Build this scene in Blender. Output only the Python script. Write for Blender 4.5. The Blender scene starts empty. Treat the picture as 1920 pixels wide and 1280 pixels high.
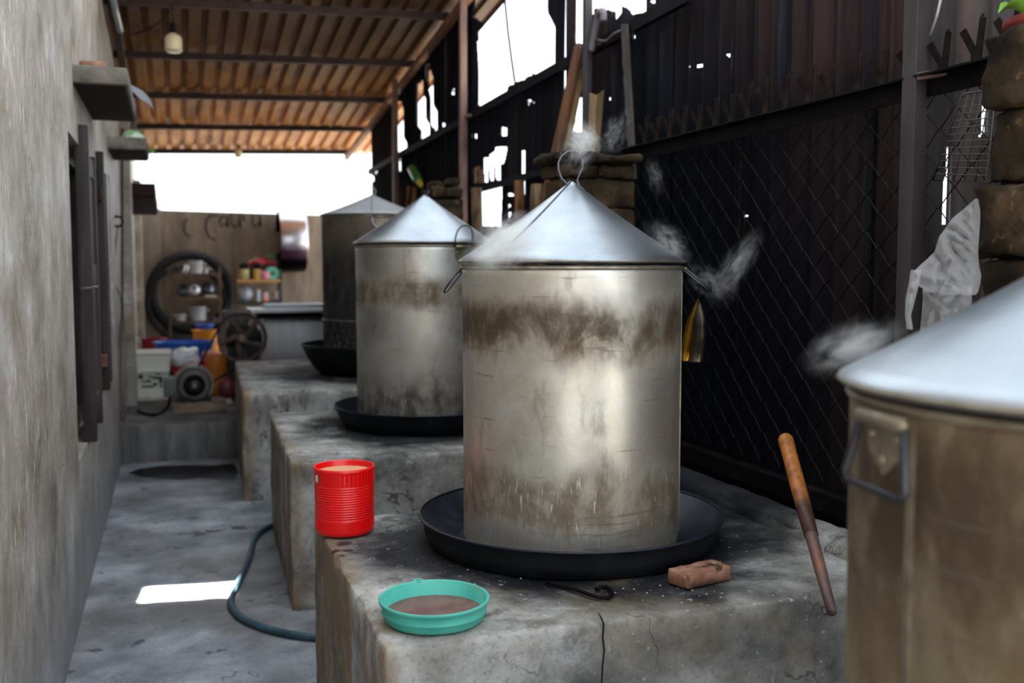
import bpy, math, random
from mathutils import Vector, Matrix, noise as mnoise
random.seed(7)
sc = bpy.context.scene
COL = sc.collection

# ------------------------------------------------------------------ camera
FPX = 1867.0
YAW, PITCH, CAMZ = math.radians(18.65), math.radians(4.29), 1.5
cam_d = bpy.data.cameras.new('camera')
cam = bpy.data.objects.new('camera', cam_d); COL.objects.link(cam)
cam_d.sensor_width = 36.0
cam_d.lens = FPX * 36.0 / 1920.0
cam.location = (0, 0, CAMZ)
cam.rotation_euler = (math.pi/2 - PITCH, 0, -YAW)
cam_d.clip_start = 0.05
cam_d.dof.use_dof = True
cam_d.dof.focus_distance = 2.72
cam_d.dof.aperture_fstop = 2.6
sc.camera = cam

# ------------------------------------------------------------------ sky, sun, exposure
world = bpy.data.worlds.new('sky'); sc.world = world
world.use_nodes = True
wn = world.node_tree
bg = wn.nodes['Background']
bg.inputs['Color'].default_value = (0.84, 0.925, 1.0, 1)
bg.inputs['Strength'].default_value = 1.0
sc.view_settings.view_transform = 'Standard'
sc.view_settings.look = 'None'
sc.view_settings.gamma = 1.0
sc.view_settings.use_curve_mapping = False
sc.view_settings.exposure = 1.55
sun_d = bpy.data.lights.new('sun', 'SUN'); sun = bpy.data.objects.new('sun', sun_d); COL.objects.link(sun)
sun.rotation_euler = (-Vector((-.76, -.10, .64))).to_track_quat('-Z', 'Y').to_euler()
sun_d.energy = 14.0; sun_d.angle = math.radians(.6); sun_d.color = (1, .97, .92)
sc.cycles.max_bounces = 10
sc.cycles.volume_bounces = 4
sc.cycles.diffuse_bounces = 5
sc.cycles.glossy_bounces = 5
sc.cycles.transparent_max_bounces = 16
sc.cycles.use_denoising = True
sc.cycles.sample_clamp_indirect = 6.0

# ------------------------------------------------------------------ pixel -> point on a real plane
CF = Vector((math.sin(YAW)*math.cos(PITCH), math.cos(YAW)*math.cos(PITCH), -math.sin(PITCH)))
CR = Vector((math.cos(YAW), -math.sin(YAW), 0))
CU = CR.cross(CF)
CO = Vector((0, 0, CAMZ))
def ray(u, v): return CF + CR*((u-960)/FPX) - CU*((v-640)/FPX)
def onX(u, v, X): d = ray(u, v); return CO + d*(X/d.x)
def onY(u, v, Y): d = ray(u, v); return CO + d*(Y/d.y)
def onZ(u, v, Z): d = ray(u, v); return CO + d*((Z-CAMZ)/d.z)
def onD(u, v, D): return CO + ray(u, v)*D
def pxm(Y): return (onY(401, 500, Y) - onY(400, 500, Y)).x     # metres of X per pixel at distance Y
def cyl_hit(u, v, cx, cy, r):
    d = ray(u, v); a = d.x*d.x + d.y*d.y; b = -2*(d.x*cx + d.y*cy); c = cx*cx + cy*cy - r*r
    t = (-b - math.sqrt(max(b*b - 4*a*c, 0)))/(2*a); return CO + d*t
# roof plane
RY, RZ, RS, RXS = 12.36, 2.856, 0.1077, 0.032
def roof_z(x, y): return RZ + RS*(RY-y) + RXS*(x+0.33)
def on_roof(u, v, k=1.0):
    d = ray(u, v); t = (RZ + RS*RY + RXS*0.33 - CAMZ)/(d.z + RS*d.y - RXS*d.x); return CO + d*(t*k)
def XL(y): return -0.40 - 0.003*y

# ------------------------------------------------------------------ mesh helpers
class MB:
    def __init__(s): s.v = []; s.f = []; s.s = []
    def add(s, vs, fs, smooth=False):
        o = len(s.v); s.v += [tuple(p) for p in vs]
        s.f += [tuple(i+o for i in f) for f in fs]; s.s += [smooth]*len(fs); return s
    def box(s, x0, x1, y0, y1, z0, z1):
        v = [(x, y, z) for x in (x0, x1) for y in (y0, y1) for z in (z0, z1)]
        return s.add(v, [(0,1,3,2),(4,6,7,5),(0,4,5,1),(2,3,7,6),(0,2,6,4),(1,5,7,3)])
    def hexa(s, p):   # 8 points: bottom 4 ccw, top 4 ccw
        return s.add(p, [(3,2,1,0),(4,5,6,7),(0,1,5,4),(1,2,6,5),(2,3,7,6),(3,0,4,7)])
    def bar(s, a, b, w, t, up=(0,0,1), w2=None, t2=None):   # rectangular bar a->b
        a, b = Vector(a), Vector(b); d = (b-a).normalized(); up = Vector(up)
        if abs(d.dot(up)) > .98: up = Vector((0,1,0))
        x = d.cross(up).normalized(); y = x.cross(d)
        w2 = w if w2 is None else w2; t2 = t if t2 is None else t2
        p = [a + x*sx*w/2 + y*sy*t/2 for sx, sy in ((-1,-1),(1,-1),(1,1),(-1,1))] + \
            [b + x*sx*w2/2 + y*sy*t2/2 for sx, sy in ((-1,-1),(1,-1),(1,1),(-1,1))]
        return s.hexa(p)
    def lathe(s, prof, c=(0,0,0), n=64, smooth=True, axis='z', a0=0, a1=2*math.pi):
        full = abs(a1-a0-2*math.pi) < 1e-6
        m = n if full else n+1
        vs = []
        for r, z in prof:
            for i in range(m):
                a = a0 + (a1-a0)*i/n
                p = (r*math.cos(a), r*math.sin(a), z)
                if axis == 'x': p = (z, r*math.cos(a), r*math.sin(a))
                if axis == 'y': p = (r*math.cos(a), z, -r*math.sin(a))
                vs.append((p[0]+c[0], p[1]+c[1], p[2]+c[2]))
        fs = []
        for k in range(len(prof)-1):
            for i in range(n):
                j = (i+1) % m
                fs.append((k*m+i, k*m+j, (k+1)*m+j, (k+1)*m+i))
        return s.add(vs, fs, smooth)
    def disc(s, c, r, n=32, rx=None):
        rx = rx or r
        return s.add([(c[0]+rx*math.cos(2*math.pi*i/n), c[1]+r*math.sin(2*math.pi*i/n), c[2]) for i in range(n)], [tuple(range(n))])
    def tube(s, path, r, n=8, closed=False, smooth=True):
        P = [Vector(p) for p in path]; k = len(P); vs = []
        rr = r if isinstance(r, (list, tuple)) else [r]*k
        prev = None
        for i in range(k):
            if closed: d = P[(i+1) % k] - P[i-1]
            else: d = P[min(i+1, k-1)] - P[max(i-1, 0)]
            d.normalize()
            if prev is None:
                up = Vector((0,0,1)) if abs(d.z) < .9 else Vector((1,0,0))
                x = d.cross(up).normalized()
            else:
                x = (prev - d*prev.dot(d)).normalized()
            prev = x; y = d.cross(x)
            for j in range(n):
                a = 2*math.pi*j/n
                vs.append(P[i] + x*(rr[i]*math.cos(a)) + y*(rr[i]*math.sin(a)))
        fs = []
        for i in range(k if closed else k-1):
            i2 = (i+1) % k
            for j in range(n):
                j2 = (j+1) % n
                fs.append((i*n+j, i*n+j2, i2*n+j2, i2*n+j))
        if not closed:
            fs.append(tuple(range(n-1, -1, -1))); fs.append(tuple((k-1)*n+j for j in range(n)))
        return s.add(vs, fs, smooth)
    def torus(s, c, R, r, axis='z', n=48, m=10, sq=1.0):
        path = []
        for i in range(n):
            a = 2*math.pi*i/n; x, y = R*math.cos(a), R*sq*math.sin(a)
            path.append((c[0]+x, c[1]+y, c[2]) if axis == 'z' else (c[0]+x, c[1], c[2]+y) if axis == 'y' else (c[0], c[1]+x, c[2]+y))
        return s.tube(path, r, m, closed=True)
    def rbox(s, lo, hi, r=.02, cell=.05, amp=0.0, freq=4.0, seed=0, shear=0.0, chip=0.0, mat=None, smooth=True):
        lo, hi = Vector(lo), Vector(hi); off = Vector((seed*7.3, seed*3.1, seed*5.7))
        def pt(p):
            q = Vector((min(max(p[i], lo[i]+r), hi[i]-r) for i in range(3)))
            d = Vector(p) - q
            if d.length > 1e-9:
                e = sum(1 for i in range(3) if abs(d[i]) > 1e-6)
                rr = r
                if chip and e >= 2:
                    rr = r*(1 - chip*max(0, mnoise.noise((Vector(p)+off)*9))*2)
                d = d.normalized()*rr; p2 = q + d
                if amp: p2 += d.normalized()*amp*(mnoise.noise((p2+off)*freq) + .5*mnoise.noise((p2+off)*freq*2.7))
            else: p2 = q
            if shear: p2.x += shear*(p2.y - lo.y)
            if mat is not None: p2 = mat @ p2
            return p2
        def coords(a, b):
            L = b-a; k = max(2, int(L/cell)); c = [a, a+r*.3, a+r] + [a+r+(L-2*r)*i/k for i in range(1, k)] + [b-r, b-r*.3, b]
            return c
        for ax in range(3):
            u, w = (ax+1) % 3, (ax+2) % 3
            cu, cw = coords(lo[u], hi[u]), coords(lo[w], hi[w])
            for side, val in ((0, lo[ax]), (1, hi[ax])):
                vs = []
                for a in cu:
                    for b in cw:
                        p = [0,0,0]; p[ax] = val; p[u] = a; p[w] = b; vs.append(pt(p))
                nw = len(cw); fs = []
                for i in range(len(cu)-1):
                    for j in range(nw-1):
                        f = (i*nw+j, (i+1)*nw+j, (i+1)*nw+j+1, i*nw+j+1)
                        fs.append(f if side else f[::-1])
                s.add(vs, fs, smooth)
        return s
    def build(s, name, m, parent=None, origin=None, weld=False):
        o = Vector(origin) if origin is not None else (Vector(parent['_o']) if parent is not None else Vector((0,0,0)))
        me = bpy.data.meshes.new(name)
        me.from_pydata([(p[0]-o.x, p[1]-o.y, p[2]-o.z) for p in s.v], [], s.f)
        me.polygons.foreach_set('use_smooth', s.s)
        if weld:
            import bmesh
            b = bmesh.new(); b.from_mesh(me); bmesh.ops.remove_doubles(b, verts=b.verts, dist=1e-4)
            bmesh.ops.recalc_face_normals(b, faces=b.faces); b.to_mesh(me); b.free()
        me.materials.append(m); me.update()
        ob = bpy.data.objects.new(name, me); COL.objects.link(ob)
        ob['_o'] = tuple(o)
        if parent is not None:
            ob.parent = parent
            po = Vector(parent['_o']); ob.location = o - po
        else: ob.location = o
        return ob

def thing(name, label, cat, loc=(0,0,0), group=None):
    o = bpy.data.objects.new(name, None); COL.objects.link(o)
    o.empty_display_size = .05
    o.location = loc; o['label'] = label; o['category'] = cat; o['_o'] = tuple(loc)
    if group: o['group'] = group
    return o
def tag(o, label, cat, group=None, kind=None):
    o['label'] = label; o['category'] = cat
    if group: o['group'] = group
    if kind: o['kind'] = kind
    return o
def struct(o, label=None, cat=None):
    o['kind'] = 'structure'
    if label: o['label'] = label
    if cat: o['category'] = cat
    return o
def in_poly(x, y, poly):
    c = False; j = len(poly)-1
    for i in range(len(poly)):
        xi, yi = poly[i]; xj, yj = poly[j]
        if (yi > y) != (yj > y) and x < (xj-xi)*(y-yi)/(yj-yi)+xi: c = not c
        j = i
    return c

# ------------------------------------------------------------------ material helpers
class NT:
    def __init__(s, name):
        s.m = bpy.data.materials.new(name); s.m.use_nodes = True; s.t = s.m.node_tree
        s.b = s.t.nodes['Principled BSDF']; s.out = s.t.nodes['Material Output']
        s.tc = s.t.nodes.new('ShaderNodeTexCoord')
        s.co = s.tc.outputs['Object']
    def n(s, typ, **kw):
        nd = s.t.nodes.new('ShaderNode'+typ)
        for k, v in kw.items(): setattr(nd, k, v)
        return nd
    def l(s, a, b): s.t.links.new(a, b)
    def math(s, op, a, b=None, clamp=False):
        nd = s.n('Math', operation=op, use_clamp=clamp)
        for i, x in enumerate((a, b)):
            if x is None: continue
            if isinstance(x, (int, float)): nd.inputs[i].default_value = x
            else: s.l(x, nd.inputs[i])
        return nd.outputs[0]
    def mapping(s, scale, loc=(0,0,0)):
        mp = s.n('Mapping'); mp.inputs['Scale'].default_value = scale; mp.inputs['Location'].default_value = loc
        s.l(s.co, mp.inputs['Vector']); return mp.outputs[0]
    def noise(s, scale=(1,1,1), ns=5, detail=6, rough=.6, dist=0, loc=(0,0,0)):
        nd = s.n('TexNoise'); nd.inputs['Scale'].default_value = ns; nd.inputs['Detail'].default_value = detail
        nd.inputs['Roughness'].default_value = rough; nd.inputs['Distortion'].default_value = dist
        s.l(s.mapping(scale, loc), nd.inputs['Vector']); return nd.outputs['Fac']
    def rng(s, x, a, b, c=0, d=1, smooth=True):
        nd = s.n('MapRange', interpolation_type='SMOOTHSTEP' if smooth else 'LINEAR')
        s.l(x, nd.inputs['Value'])
        for i, v in zip((1,2,3,4), (a,b,c,d)): nd.inputs[i].default_value = v
        return nd.outputs[0]
    def ramp(s, x, stops, interp='LINEAR'):
        nd = s.n('ValToRGB'); cr = nd.color_ramp; cr.interpolation = interp
        while len(cr.elements) < len(stops): cr.elements.new(.5)
        for e, (p, c) in zip(cr.elements, stops): e.position = p; e.color = (*c, 1)
        s.l(x, nd.inputs[0]); return nd.outputs[0]
    def mix(s, fac, a, b, blend='MIX'):
        nd = s.n('Mix', data_type='RGBA', blend_type=blend)
        for sock, x in ((nd.inputs[0], fac), (nd.inputs[6], a), (nd.inputs[7], b)):
            if isinstance(x, (int, float)): sock.default_value = x
            elif isinstance(x, tuple): sock.default_value = (*x, 1)
            else: s.l(x, sock)
        return nd.outputs[2]
    def sep(s):
        nd = s.n('SeparateXYZ'); s.l(s.co, nd.inputs[0]); return nd.outputs
    def bump(s, h, strength=.3, dist=.01):
        nd = s.n('Bump'); nd.inputs['Strength'].default_value = strength; nd.inputs['Distance'].default_value = dist
        s.l(h, nd.inputs['Height']); s.l(nd.outputs[0], s.b.inputs['Normal'])
    def set(s, color=None, rough=None, metal=None, spec=None, **kw):
        for k, v in (('Base Color', color), ('Roughness', rough), ('Metallic', metal), ('Specular IOR Level', spec)):
            if v is None: continue
            if isinstance(v, (int, float)): s.b.inputs[k].default_value = v
            elif isinstance(v, tuple): s.b.inputs[k].default_value = (*v, 1)
            else: s.l(v, s.b.inputs[k])
        return s.m
def L(r, g, b):   # display sRGB 0-255 -> linear
    f = lambda c: (c/255/12.92 if c/255 <= .04045 else ((c/255+.055)/1.055)**2.4)
    return (f(r), f(g), f(b))
def mat(name, stops, scale=(1,1,1), ns=5, detail=7, rough=.75, metal=0, bump=.25, bdist=.01, bscale=None, bns=None, spec=.3, layers=(), dist=0, rvar=0, loc=(0,0,0)):
    t = NT(name)
    f = t.noise(scale, ns, detail, .62, dist, loc)
    if isinstance(stops, tuple): stops = [(0.3, tuple(c*.82 for c in stops)), (.7, stops)]
    c = t.ramp(f, stops)
    rg = None
    for ly in layers:
        k = ly[0]
        if k == 'n':      # noise patch: scale, ns, lo, hi, colour, strength
            _, s3, n2, lo, hi, colr, st = ly[:7]
            m = t.rng(t.noise(s3, n2, 6, .6, 0, (3.3*n2, 1.7, 5.1)), lo, hi)
        elif k == 'z':    # z0 -> z1
            _, z0, z1, colr, st, amp, n2 = ly
            z = t.math('ADD', t.sep()[2], t.math('MULTIPLY', t.math('SUBTRACT', t.noise((1,1,.35), n2, 5), .5), amp))
            m = t.rng(z, z0, z1)
        elif k == 'r':    # stain around an upright axis
            _, (cx, cy), r0, r1, colr, st, amp, n2 = ly
            sp = t.sep()
            dx = t.math('SUBTRACT', sp[0], cx); dy = t.math('SUBTRACT', sp[1], cy)
            d = t.math('SQRT', t.math('ADD', t.math('MULTIPLY', dx, dx), t.math('MULTIPLY', dy, dy)))
            d = t.math('ADD', d, t.math('MULTIPLY', t.math('SUBTRACT', t.noise((1,1,1), n2, 6), .5), amp))
            m = t.rng(d, r1, r0)
        elif k == 'c':    # hairline cracks / scratches: thin ridges of a noise, only in places
            _, s3, n2, w, colr, st = ly
            m = t.rng(t.math('ABSOLUTE', t.math('SUBTRACT', t.noise(s3, n2, 4, .55, .4, (7.7,n2,2.2)), .5)), w, w*.3)
            m = t.math('MULTIPLY', m, t.rng(t.noise((1,1,1), n2*.9, 2, .5, 0, (1.1,8.3,n2)), .48, .58))
        elif k == 'x':    # run-off stain on the side facing -X
            _, x0, x1, colr, st, n2 = ly
            m = t.math('MULTIPLY', t.rng(t.sep()[0], x1, x0), t.rng(t.noise((1,1,.3), n2, 5), .38, .56))
        elif k == 's':    # stain round a point
            _, ctr, r0, r1, colr, st, amp, n2 = ly
            nd = t.n('VectorMath', operation='DISTANCE'); t.l(t.co, nd.inputs[0]); nd.inputs[1].default_value = ctr
            d = t.math('ADD', nd.outputs['Value'], t.math('MULTIPLY', t.math('SUBTRACT', t.noise((1,1,1), n2, 6), .5), amp))
            m = t.rng(d, r1, r0)
        c = t.mix(t.math('MULTIPLY', m, st), c, colr)
    t.set(c, rough, metal, spec)
    if rvar: t.l(t.math('ADD', t.math('MULTIPLY', f, rvar), rough - rvar/2), t.b.inputs['Roughness'])
    if bump:
        h = f if bscale is None and bns is None else t.noise(bscale or scale, bns or ns, 8, .65)
        t.bump(h, bump, bdist)
    return t.m

# ------------------------------------------------------------------ materials
WOK1 = (1.143, 2.822); WOK2 = (1.258, 5.17); WOK3 = (1.418, 7.495); POT4C = (1.15, .94)
SOOT = (.003, .004, .008)
ASH = (.42, .43, .46)
M_floor = mat('floor_concrete', [(.30, L(74,77,82)), (.5, L(126,130,136)), (.70, L(172,175,180))], ns=2.6, detail=9, rough=.62, rvar=.3, bump=.25, bns=14, bdist=.006, spec=.4,
    layers=[('n',(1,1,1),5.0,.60,.65,L(44,44,46),.85), ('n',(1,1,1),17,.66,.70,L(40,42,46),.6), ('n',(1,1,1),1.1,.48,.7,L(96,88,80),.65), ('n',(1,1,1),30,.68,.72,L(170,175,182),.5), ('n',(1,1,1),60,.5,.72,L(62,64,68),.35), ('c',(1,1,1),2.2,.005,L(50,50,52),.6)])
M_wall = mat('left_wall_plaster', [(.30, L(116,104,91)), (.44, L(156,145,131)), (.58, L(178,169,158)), (.72, L(210,208,206))], scale=(1,1.0,1.0), ns=3.8, detail=10, rough=.55, rvar=.25, bump=.3, bns=22, bdist=.006, spec=.35,
    layers=[('n',(1,1,1),40,.5,.72,L(96,88,78),.35), ('c',(1,1,.6),3,.006,L(90,80,70),.5), ('n',(1,4,1.2),9,.6,.66,L(214,216,220),.65), ('n',(1,1.4,.7),3,.54,.74,L(92,82,70),.4), ('n',(1,1,1),1.3,.5,.7,L(104,93,80),.4), ('z',.9,-.1,L(112,118,130),.7,.6,3)])
M_back = mat('back_wall_plaster', [(.3, L(92,80,68)), (.6, L(128,113,97)), (.8, L(140,128,114))], scale=(2,1,.5), ns=3, rough=.85, layers=[('z',1.25,.6,L(70,58,52),.7,.6,2)])
M_step = mat('step_concrete', [(.3, L(58,56,56)), (.6, L(110,108,106)), (.8, L(140,140,140))], scale=(2,1,.4), ns=4, rough=.7)
def block_mat(name, wok, r0, r1, extra=(), xs=(.40,.50)):
    return mat(name, [(.30, L(86,85,86)), (.5, L(150,148,144)), (.70, L(196,196,194))], ns=4.2, detail=10, rough=.78, spec=.18, bump=.6, bns=34, bdist=.008,
        layers=[('n',(1,1,.25),9,.58,.68,L(78,72,60),.6), ('n',(1,1,1),4,.56,.68,L(66,64,66),.6), ('n',(1,1,1),7,.6,.66,L(184,186,188),.55),
                ('r',wok,r0,r1,SOOT,.97,.6,4), ('n',(1,1,1),26,.66,.71,L(205,210,218),.55), ('n',(1,1,1),70,.5,.72,L(70,70,70),.4), ('n',(1,1,1),55,.64,.70,L(214,216,218),.4), ('c',(1,1,1),2.6,.006,L(44,42,40),.75), ('c',(1,1,.6),7,.008,L(60,58,55),.55), ('n',(1,1,1),2.2,.60,.7,L(140,124,96),.3)] + [('x',xs[0],xs[1],L(128,100,66),.75,6)] + list(extra))
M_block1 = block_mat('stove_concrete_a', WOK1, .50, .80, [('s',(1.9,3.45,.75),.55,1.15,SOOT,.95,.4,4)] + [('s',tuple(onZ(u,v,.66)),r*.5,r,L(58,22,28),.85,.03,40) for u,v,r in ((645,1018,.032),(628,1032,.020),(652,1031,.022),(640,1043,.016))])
M_block2 = block_mat('stove_concrete_b', WOK2, .52, .78, (), (.44,.56))
M_block3 = block_mat('stove_concrete_c', WOK3, .62, .95)
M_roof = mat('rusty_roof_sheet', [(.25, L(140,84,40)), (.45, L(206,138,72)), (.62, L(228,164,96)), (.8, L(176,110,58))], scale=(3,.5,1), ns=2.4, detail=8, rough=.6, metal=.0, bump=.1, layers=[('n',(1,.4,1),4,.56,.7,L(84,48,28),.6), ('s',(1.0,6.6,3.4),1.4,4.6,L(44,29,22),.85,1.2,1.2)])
M_purlin = mat('rusty_dark_steel', [(.3, L(30,21,20)), (.7, L(64,45,40))], ns=9, rough=.7)
M_rafter = mat('rusty_orange_steel', [(.3, L(96,64,48)), (.7, L(160,108,74))], ns=7, rough=.65)
def sheet_mat(name, a, b, c):
    return mat(name, [(.3, a), (.48, b), (.62, a), (.78, c)], scale=(1,7,.22), ns=2.2, detail=7, rough=.7, bump=.12, spec=.07,
        layers=[('n',(1,1,.3),2.2,.45,.7,L(15,17,26),.75), ('n',(1,9,.3),3,.6,.7,L(70,46,42),.5), ('s',(2.08,4.1,1.0),1.0,2.3,SOOT,.97,.5,2)])
M_sheets = [sheet_mat('sooty_sheet_a', L(34,34,44), L(62,46,44), L(86,86,92)), sheet_mat('sooty_sheet_b', L(36,38,48), L(62,62,72), L(82,58,50)),
            sheet_mat('sooty_sheet_c', L(40,38,46), L(74,56,52), L(100,98,104))]
M_sheet_grey = mat('grey_sheet', [(.3, L(60,58,62)), (.55, L(92,88,90)), (.75, L(96,70,60))], scale=(1,6,.25), ns=2.4, rough=.6, bump=.1, spec=.15, layers=[('n',(1,1,.4),3,.5,.7,L(40,34,36),.7)])
M_sheet_dark = mat('black_sheet', [(.3, L(12,13,20)), (.55, L(24,22,28)), (.8, L(48,36,34))], scale=(1,6,.25), ns=2.4, rough=.7, bump=.1, spec=.06)
M_iron = mat('sooty_iron', [(.3, L(9,8,11)), (.6, L(20,17,19)), (.8, L(48,36,33))], ns=8, rough=.65, spec=.10, layers=[('s',(1.99,3.7,.9),.7,1.5,SOOT,.9,.4,2)])
M_post = mat('brown_post_steel', [(.3, L(84,60,54)), (.6, L(126,98,90)), (.8, L(150,116,100))], ns=7, scale=(1,1,.4), rough=.55)
M_post_dark = mat('dark_post_steel', [(.3, L(42,40,47)), (.6, L(70,64,68)), (.8, L(94,80,78))], ns=7, scale=(1,1,.4), rough=.5, bump=.1)
M_stone = mat('sooty_stone', [(.3, L(26,22,18)), (.5, L(60,50,38)), (.7, L(94,78,57)), (.85, L(52,42,33))], ns=7, detail=10, rough=.9, spec=.1, bump=.9, bdist=.03, layers=[('n',(1,1,1),16,.62,.68,L(136,112,80),.5), ('n',(1,1,1),3.5,.48,.66,L(18,15,13),.8)])
M_wood_dark = mat('dark_shutter_wood', [(.3, L(24,20,22)), (.5, L(50,42,42)), (.7, L(72,60,54)), (.85, L(104,86,72))], scale=(6,6,.6), ns=4, rough=.6)
M_wood = mat('brown_wood', [(.3, L(60,38,26)), (.6, L(116,76,50)), (.85, L(150,108,74))], scale=(5,5,.6), ns=4, rough=.7)
M_bark = mat('charred_log', [(.3, L(30,24,20)), (.5, L(92,72,52)), (.7, L(130,106,80))], scale=(4,4,1), ns=8, rough=.9, bump=.8)
M_logorange = mat('orange_log', [(.35, L(36,24,16)), (.55, L(104,68,40)), (.75, L(140,98,60))], scale=(4,4,1), ns=8, rough=.9, bump=.8)
M_tan = mat('tan_sheet_metal', [(.3, L(120,98,70)), (.7, L(176,150,112))], ns=5, rough=.6)
M_black = mat('black_void', L(10,10,12), ns=5, rough=.95, bump=0)
M_ground = mat('pale_yard_ground', [(.3, L(190,182,166)), (.7, L(218,212,200))], ns=.7, rough=.95)
def plain(name, rgb, rough=.5, metal=0, var=.85, ns=6, bump=.05, spec=.5):
    return mat(name, [(.3, tuple(c*var for c in L(*rgb))), (.7, L(*rgb))], ns=ns, rough=rough, metal=metal, bump=bump, spec=spec)
M_water = plain('wet_puddle', (9,9,11), .3, 0, .9, 3, .02, .12)
M_brick = mat('red_brick', [(.3, L(104,70,54)), (.55, L(152,110,90)), (.8, L(182,142,120))], ns=14, detail=8, rough=.9, bump=.6, bdist=.006, layers=[('n',(1,1,1),16,.58,.64,L(30,25,23),.8), ('n',(1,1,1),30,.62,.68,L(205,165,140),.5)])

# ------------------------------------------------------------------ ground and floor
g = MB()
g.box(-40,40,-40,60,-.30,-.03)
struct(g.build('ground', M_ground), 'pale yard ground lying outside the shed')
fl = MB(); fl.box(-.5,2.6,-1.2,13.4,-.03,0)
struct(fl.build('floor', M_floor), 'grey concrete floor with dark damp stains along the left wall')
st = MB()
st.rbox((XL(8.05)-.02,8.06,-.02),(.62,13.3,.285), .012, .08, .006, 5, 2)
st.box(.55,2.06,8.78,13.3,0,.28)
struct(st.build('trim_1', M_step), 'raised concrete step at the far end of the passage')

# puddle on the floor in front of the step
pd = MB(); P = [onZ(u,v,.004) for u,v in [(240,886),(262,878),(300,873),(350,871),(400,872),(438,868),(447,884),(440,899),(412,898),(380,895),(340,899),(300,896),(265,893)]]
pd.add(P, [tuple(range(len(P)))])
tag(pd.build('puddle', M_water, origin=P[3]), 'black wet puddle on the floor below the far step', 'puddle')

# ------------------------------------------------------------------ left wall with two window openings
wl = MB()
W1 = (4.62, 6.30, .66, 2.07); W2 = (7.42, 7.62, 1.10, 2.13)
def wallbox(y0, y1, z0, z1):
    wl.hexa([(XL(y0)-.24,y0,z0),(XL(y0),y0,z0),(XL(y1),y1,z0),(XL(y1)-.24,y1,z0),(XL(y0)-.24,y0,z1),(XL(y0),y0,z1),(XL(y1),y1,z1),(XL(y1)-.24,y1,z1)])
ZT = 5.9
ys = [-1.2, W1[0], W1[1], W2[0], W2[1], 13.5]
wallbox(ys[0],ys[1],-.03,ZT); wallbox(ys[1],ys[2],-.03,W1[2]); wallbox(ys[1],ys[2],W1[3],ZT)
wallbox(ys[2],ys[3],-.03,ZT); wallbox(ys[3],ys[4],-.03,W2[2]); wallbox(ys[3],ys[4],W2[3],ZT); wallbox(ys[4],ys[5],-.03,ZT)
wall_left = struct(wl.build('wall_left', M_wall), 'long grey plastered wall on the left with worn pale streaks')
# window 1: dark room behind, two shutter leaves standing proud of the wall
w1 = MB()
w1.box(-.95,-.645,W1[0]-.2,W1[1]+.2,W1[2]-.2,W1[3]+.2)
win1 = struct(w1.build('window_1', M_black), 'dark window opening in the left wall behind the wooden shutters')
fr = MB()
for y in (W1[0]+.02, W1[1]-.02): fr.box(-.60,-.50,y-.02,y+.02,W1[2],W1[3])
fr.box(-.60,-.50,W1[0],W1[1],W1[3]-.04,W1[3]); fr.box(-.60,-.50,W1[0],W1[1],W1[2],W1[2]+.04)
fr.build('window_frame', M_wood_dark, win1)
def shutter(label, y0, y1, z0, z1, xo):
    t = thing('window_shutter', label, 'shutter', (XL(y0)+.03, y0, z0), 'wooden shutters on the left wall')
    x0 = XL(y0) - .02
    m = MB(); m.rbox((x0,y0,z0),(xo,y0+.06,z1),.004,.2,.001,9,1); m.build('stile', M_wood_dark, t)
    m = MB(); m.rbox((x0,y1-.07,z0+.02),(xo-.006,y1,z1-.10),.004,.2,.001,9,2); m.build('stile', M_wood_dark, t)
    for k, zz in enumerate((z0+.10, (z0+z1)/2, z1-.22)):
        m = MB(); m.rbox((x0+.006,y0+.06,zz),(xo-.012,y1-.07,zz+.10),.004,.2,.001,9,k); m.build('rail', M_wood_dark, t)
    n = 3; dy = (y1-y0-.13)/n
    for k in range(n):
        m = MB(); m.box(x0+.012,xo-.02,y0+.06+k*dy+.003,y0+.06+(k+1)*dy-.003,z0+.05,z1-.12); m.build('board', M_wood_dark, t)
    return t
sh1 = shutter('tall dark wooden shutter nearest on the left wall with a bent wire latch', 5.13, 5.68, .66, 2.165, -.375)
sh2 = shutter('shorter dark wooden shutter, second along the left wall beyond the latched one', 6.27, 6.62, .775, 2.165, -.378)
m = MB(); P = [onY(u,v,5.10) for u,v in [(152,546),(154,540),(162,540),(170,539),(178,537),(184,538)]]
m.tube(P,.006,6); m.build('wire_latch', plain('latch_steel',(120,120,126),.4,.6), sh1)
for zz in (.92, 1.88):
    m = MB(); m.box(-.425,-.388,6.205,6.268,zz,zz+.07); m.build('hinge', M_purlin if zz > 1 else M_rafter, sh2)
# window 2
w2 = MB(); w2.box(-.60,-.53,W2[0],W2[1],W2[2],W2[3])
struct(w2.build('window_2', mat('brown_board',[(.3,L(120,90,62)),(.7,L(160,124,88))],ns=5)), 'small brown boarded opening beyond the second shutter')
# pilaster at the far end of the left wall and drain pipe in the corner
pl = MB()
pl.box(XL(9.2)-.02,-.345,9.25,9.45,.285,3.1); pl.box(XL(12.3)-.02,-.36,12.4,12.7,.285,2.5)
struct(pl.build('trim_2', M_wall), 'pale plaster pilaster near the far end of the left wall')
pp = MB(); P = [on_roof(211,-6,.96), on_roof(217,22,.96), on_roof(224,50,.955), on_roof(226,58,.95)]
pp.tube(P,.022,10); tag(pp.build('metal_pipe', plain('grey_pipe',(150,155,165),.35,.3), origin=P[1]), 'pale grey pipe running under the roof along the left wall', 'pipe')
pp = MB(); P=[onY(229,v,8.9) for v in (240,330,420,520,640)]
pp.tube(P,.009,8); tag(pp.build('drain_pipe', M_purlin, origin=P[-1]), 'thin dark upright pipe against the far left wall', 'pipe')

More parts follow.
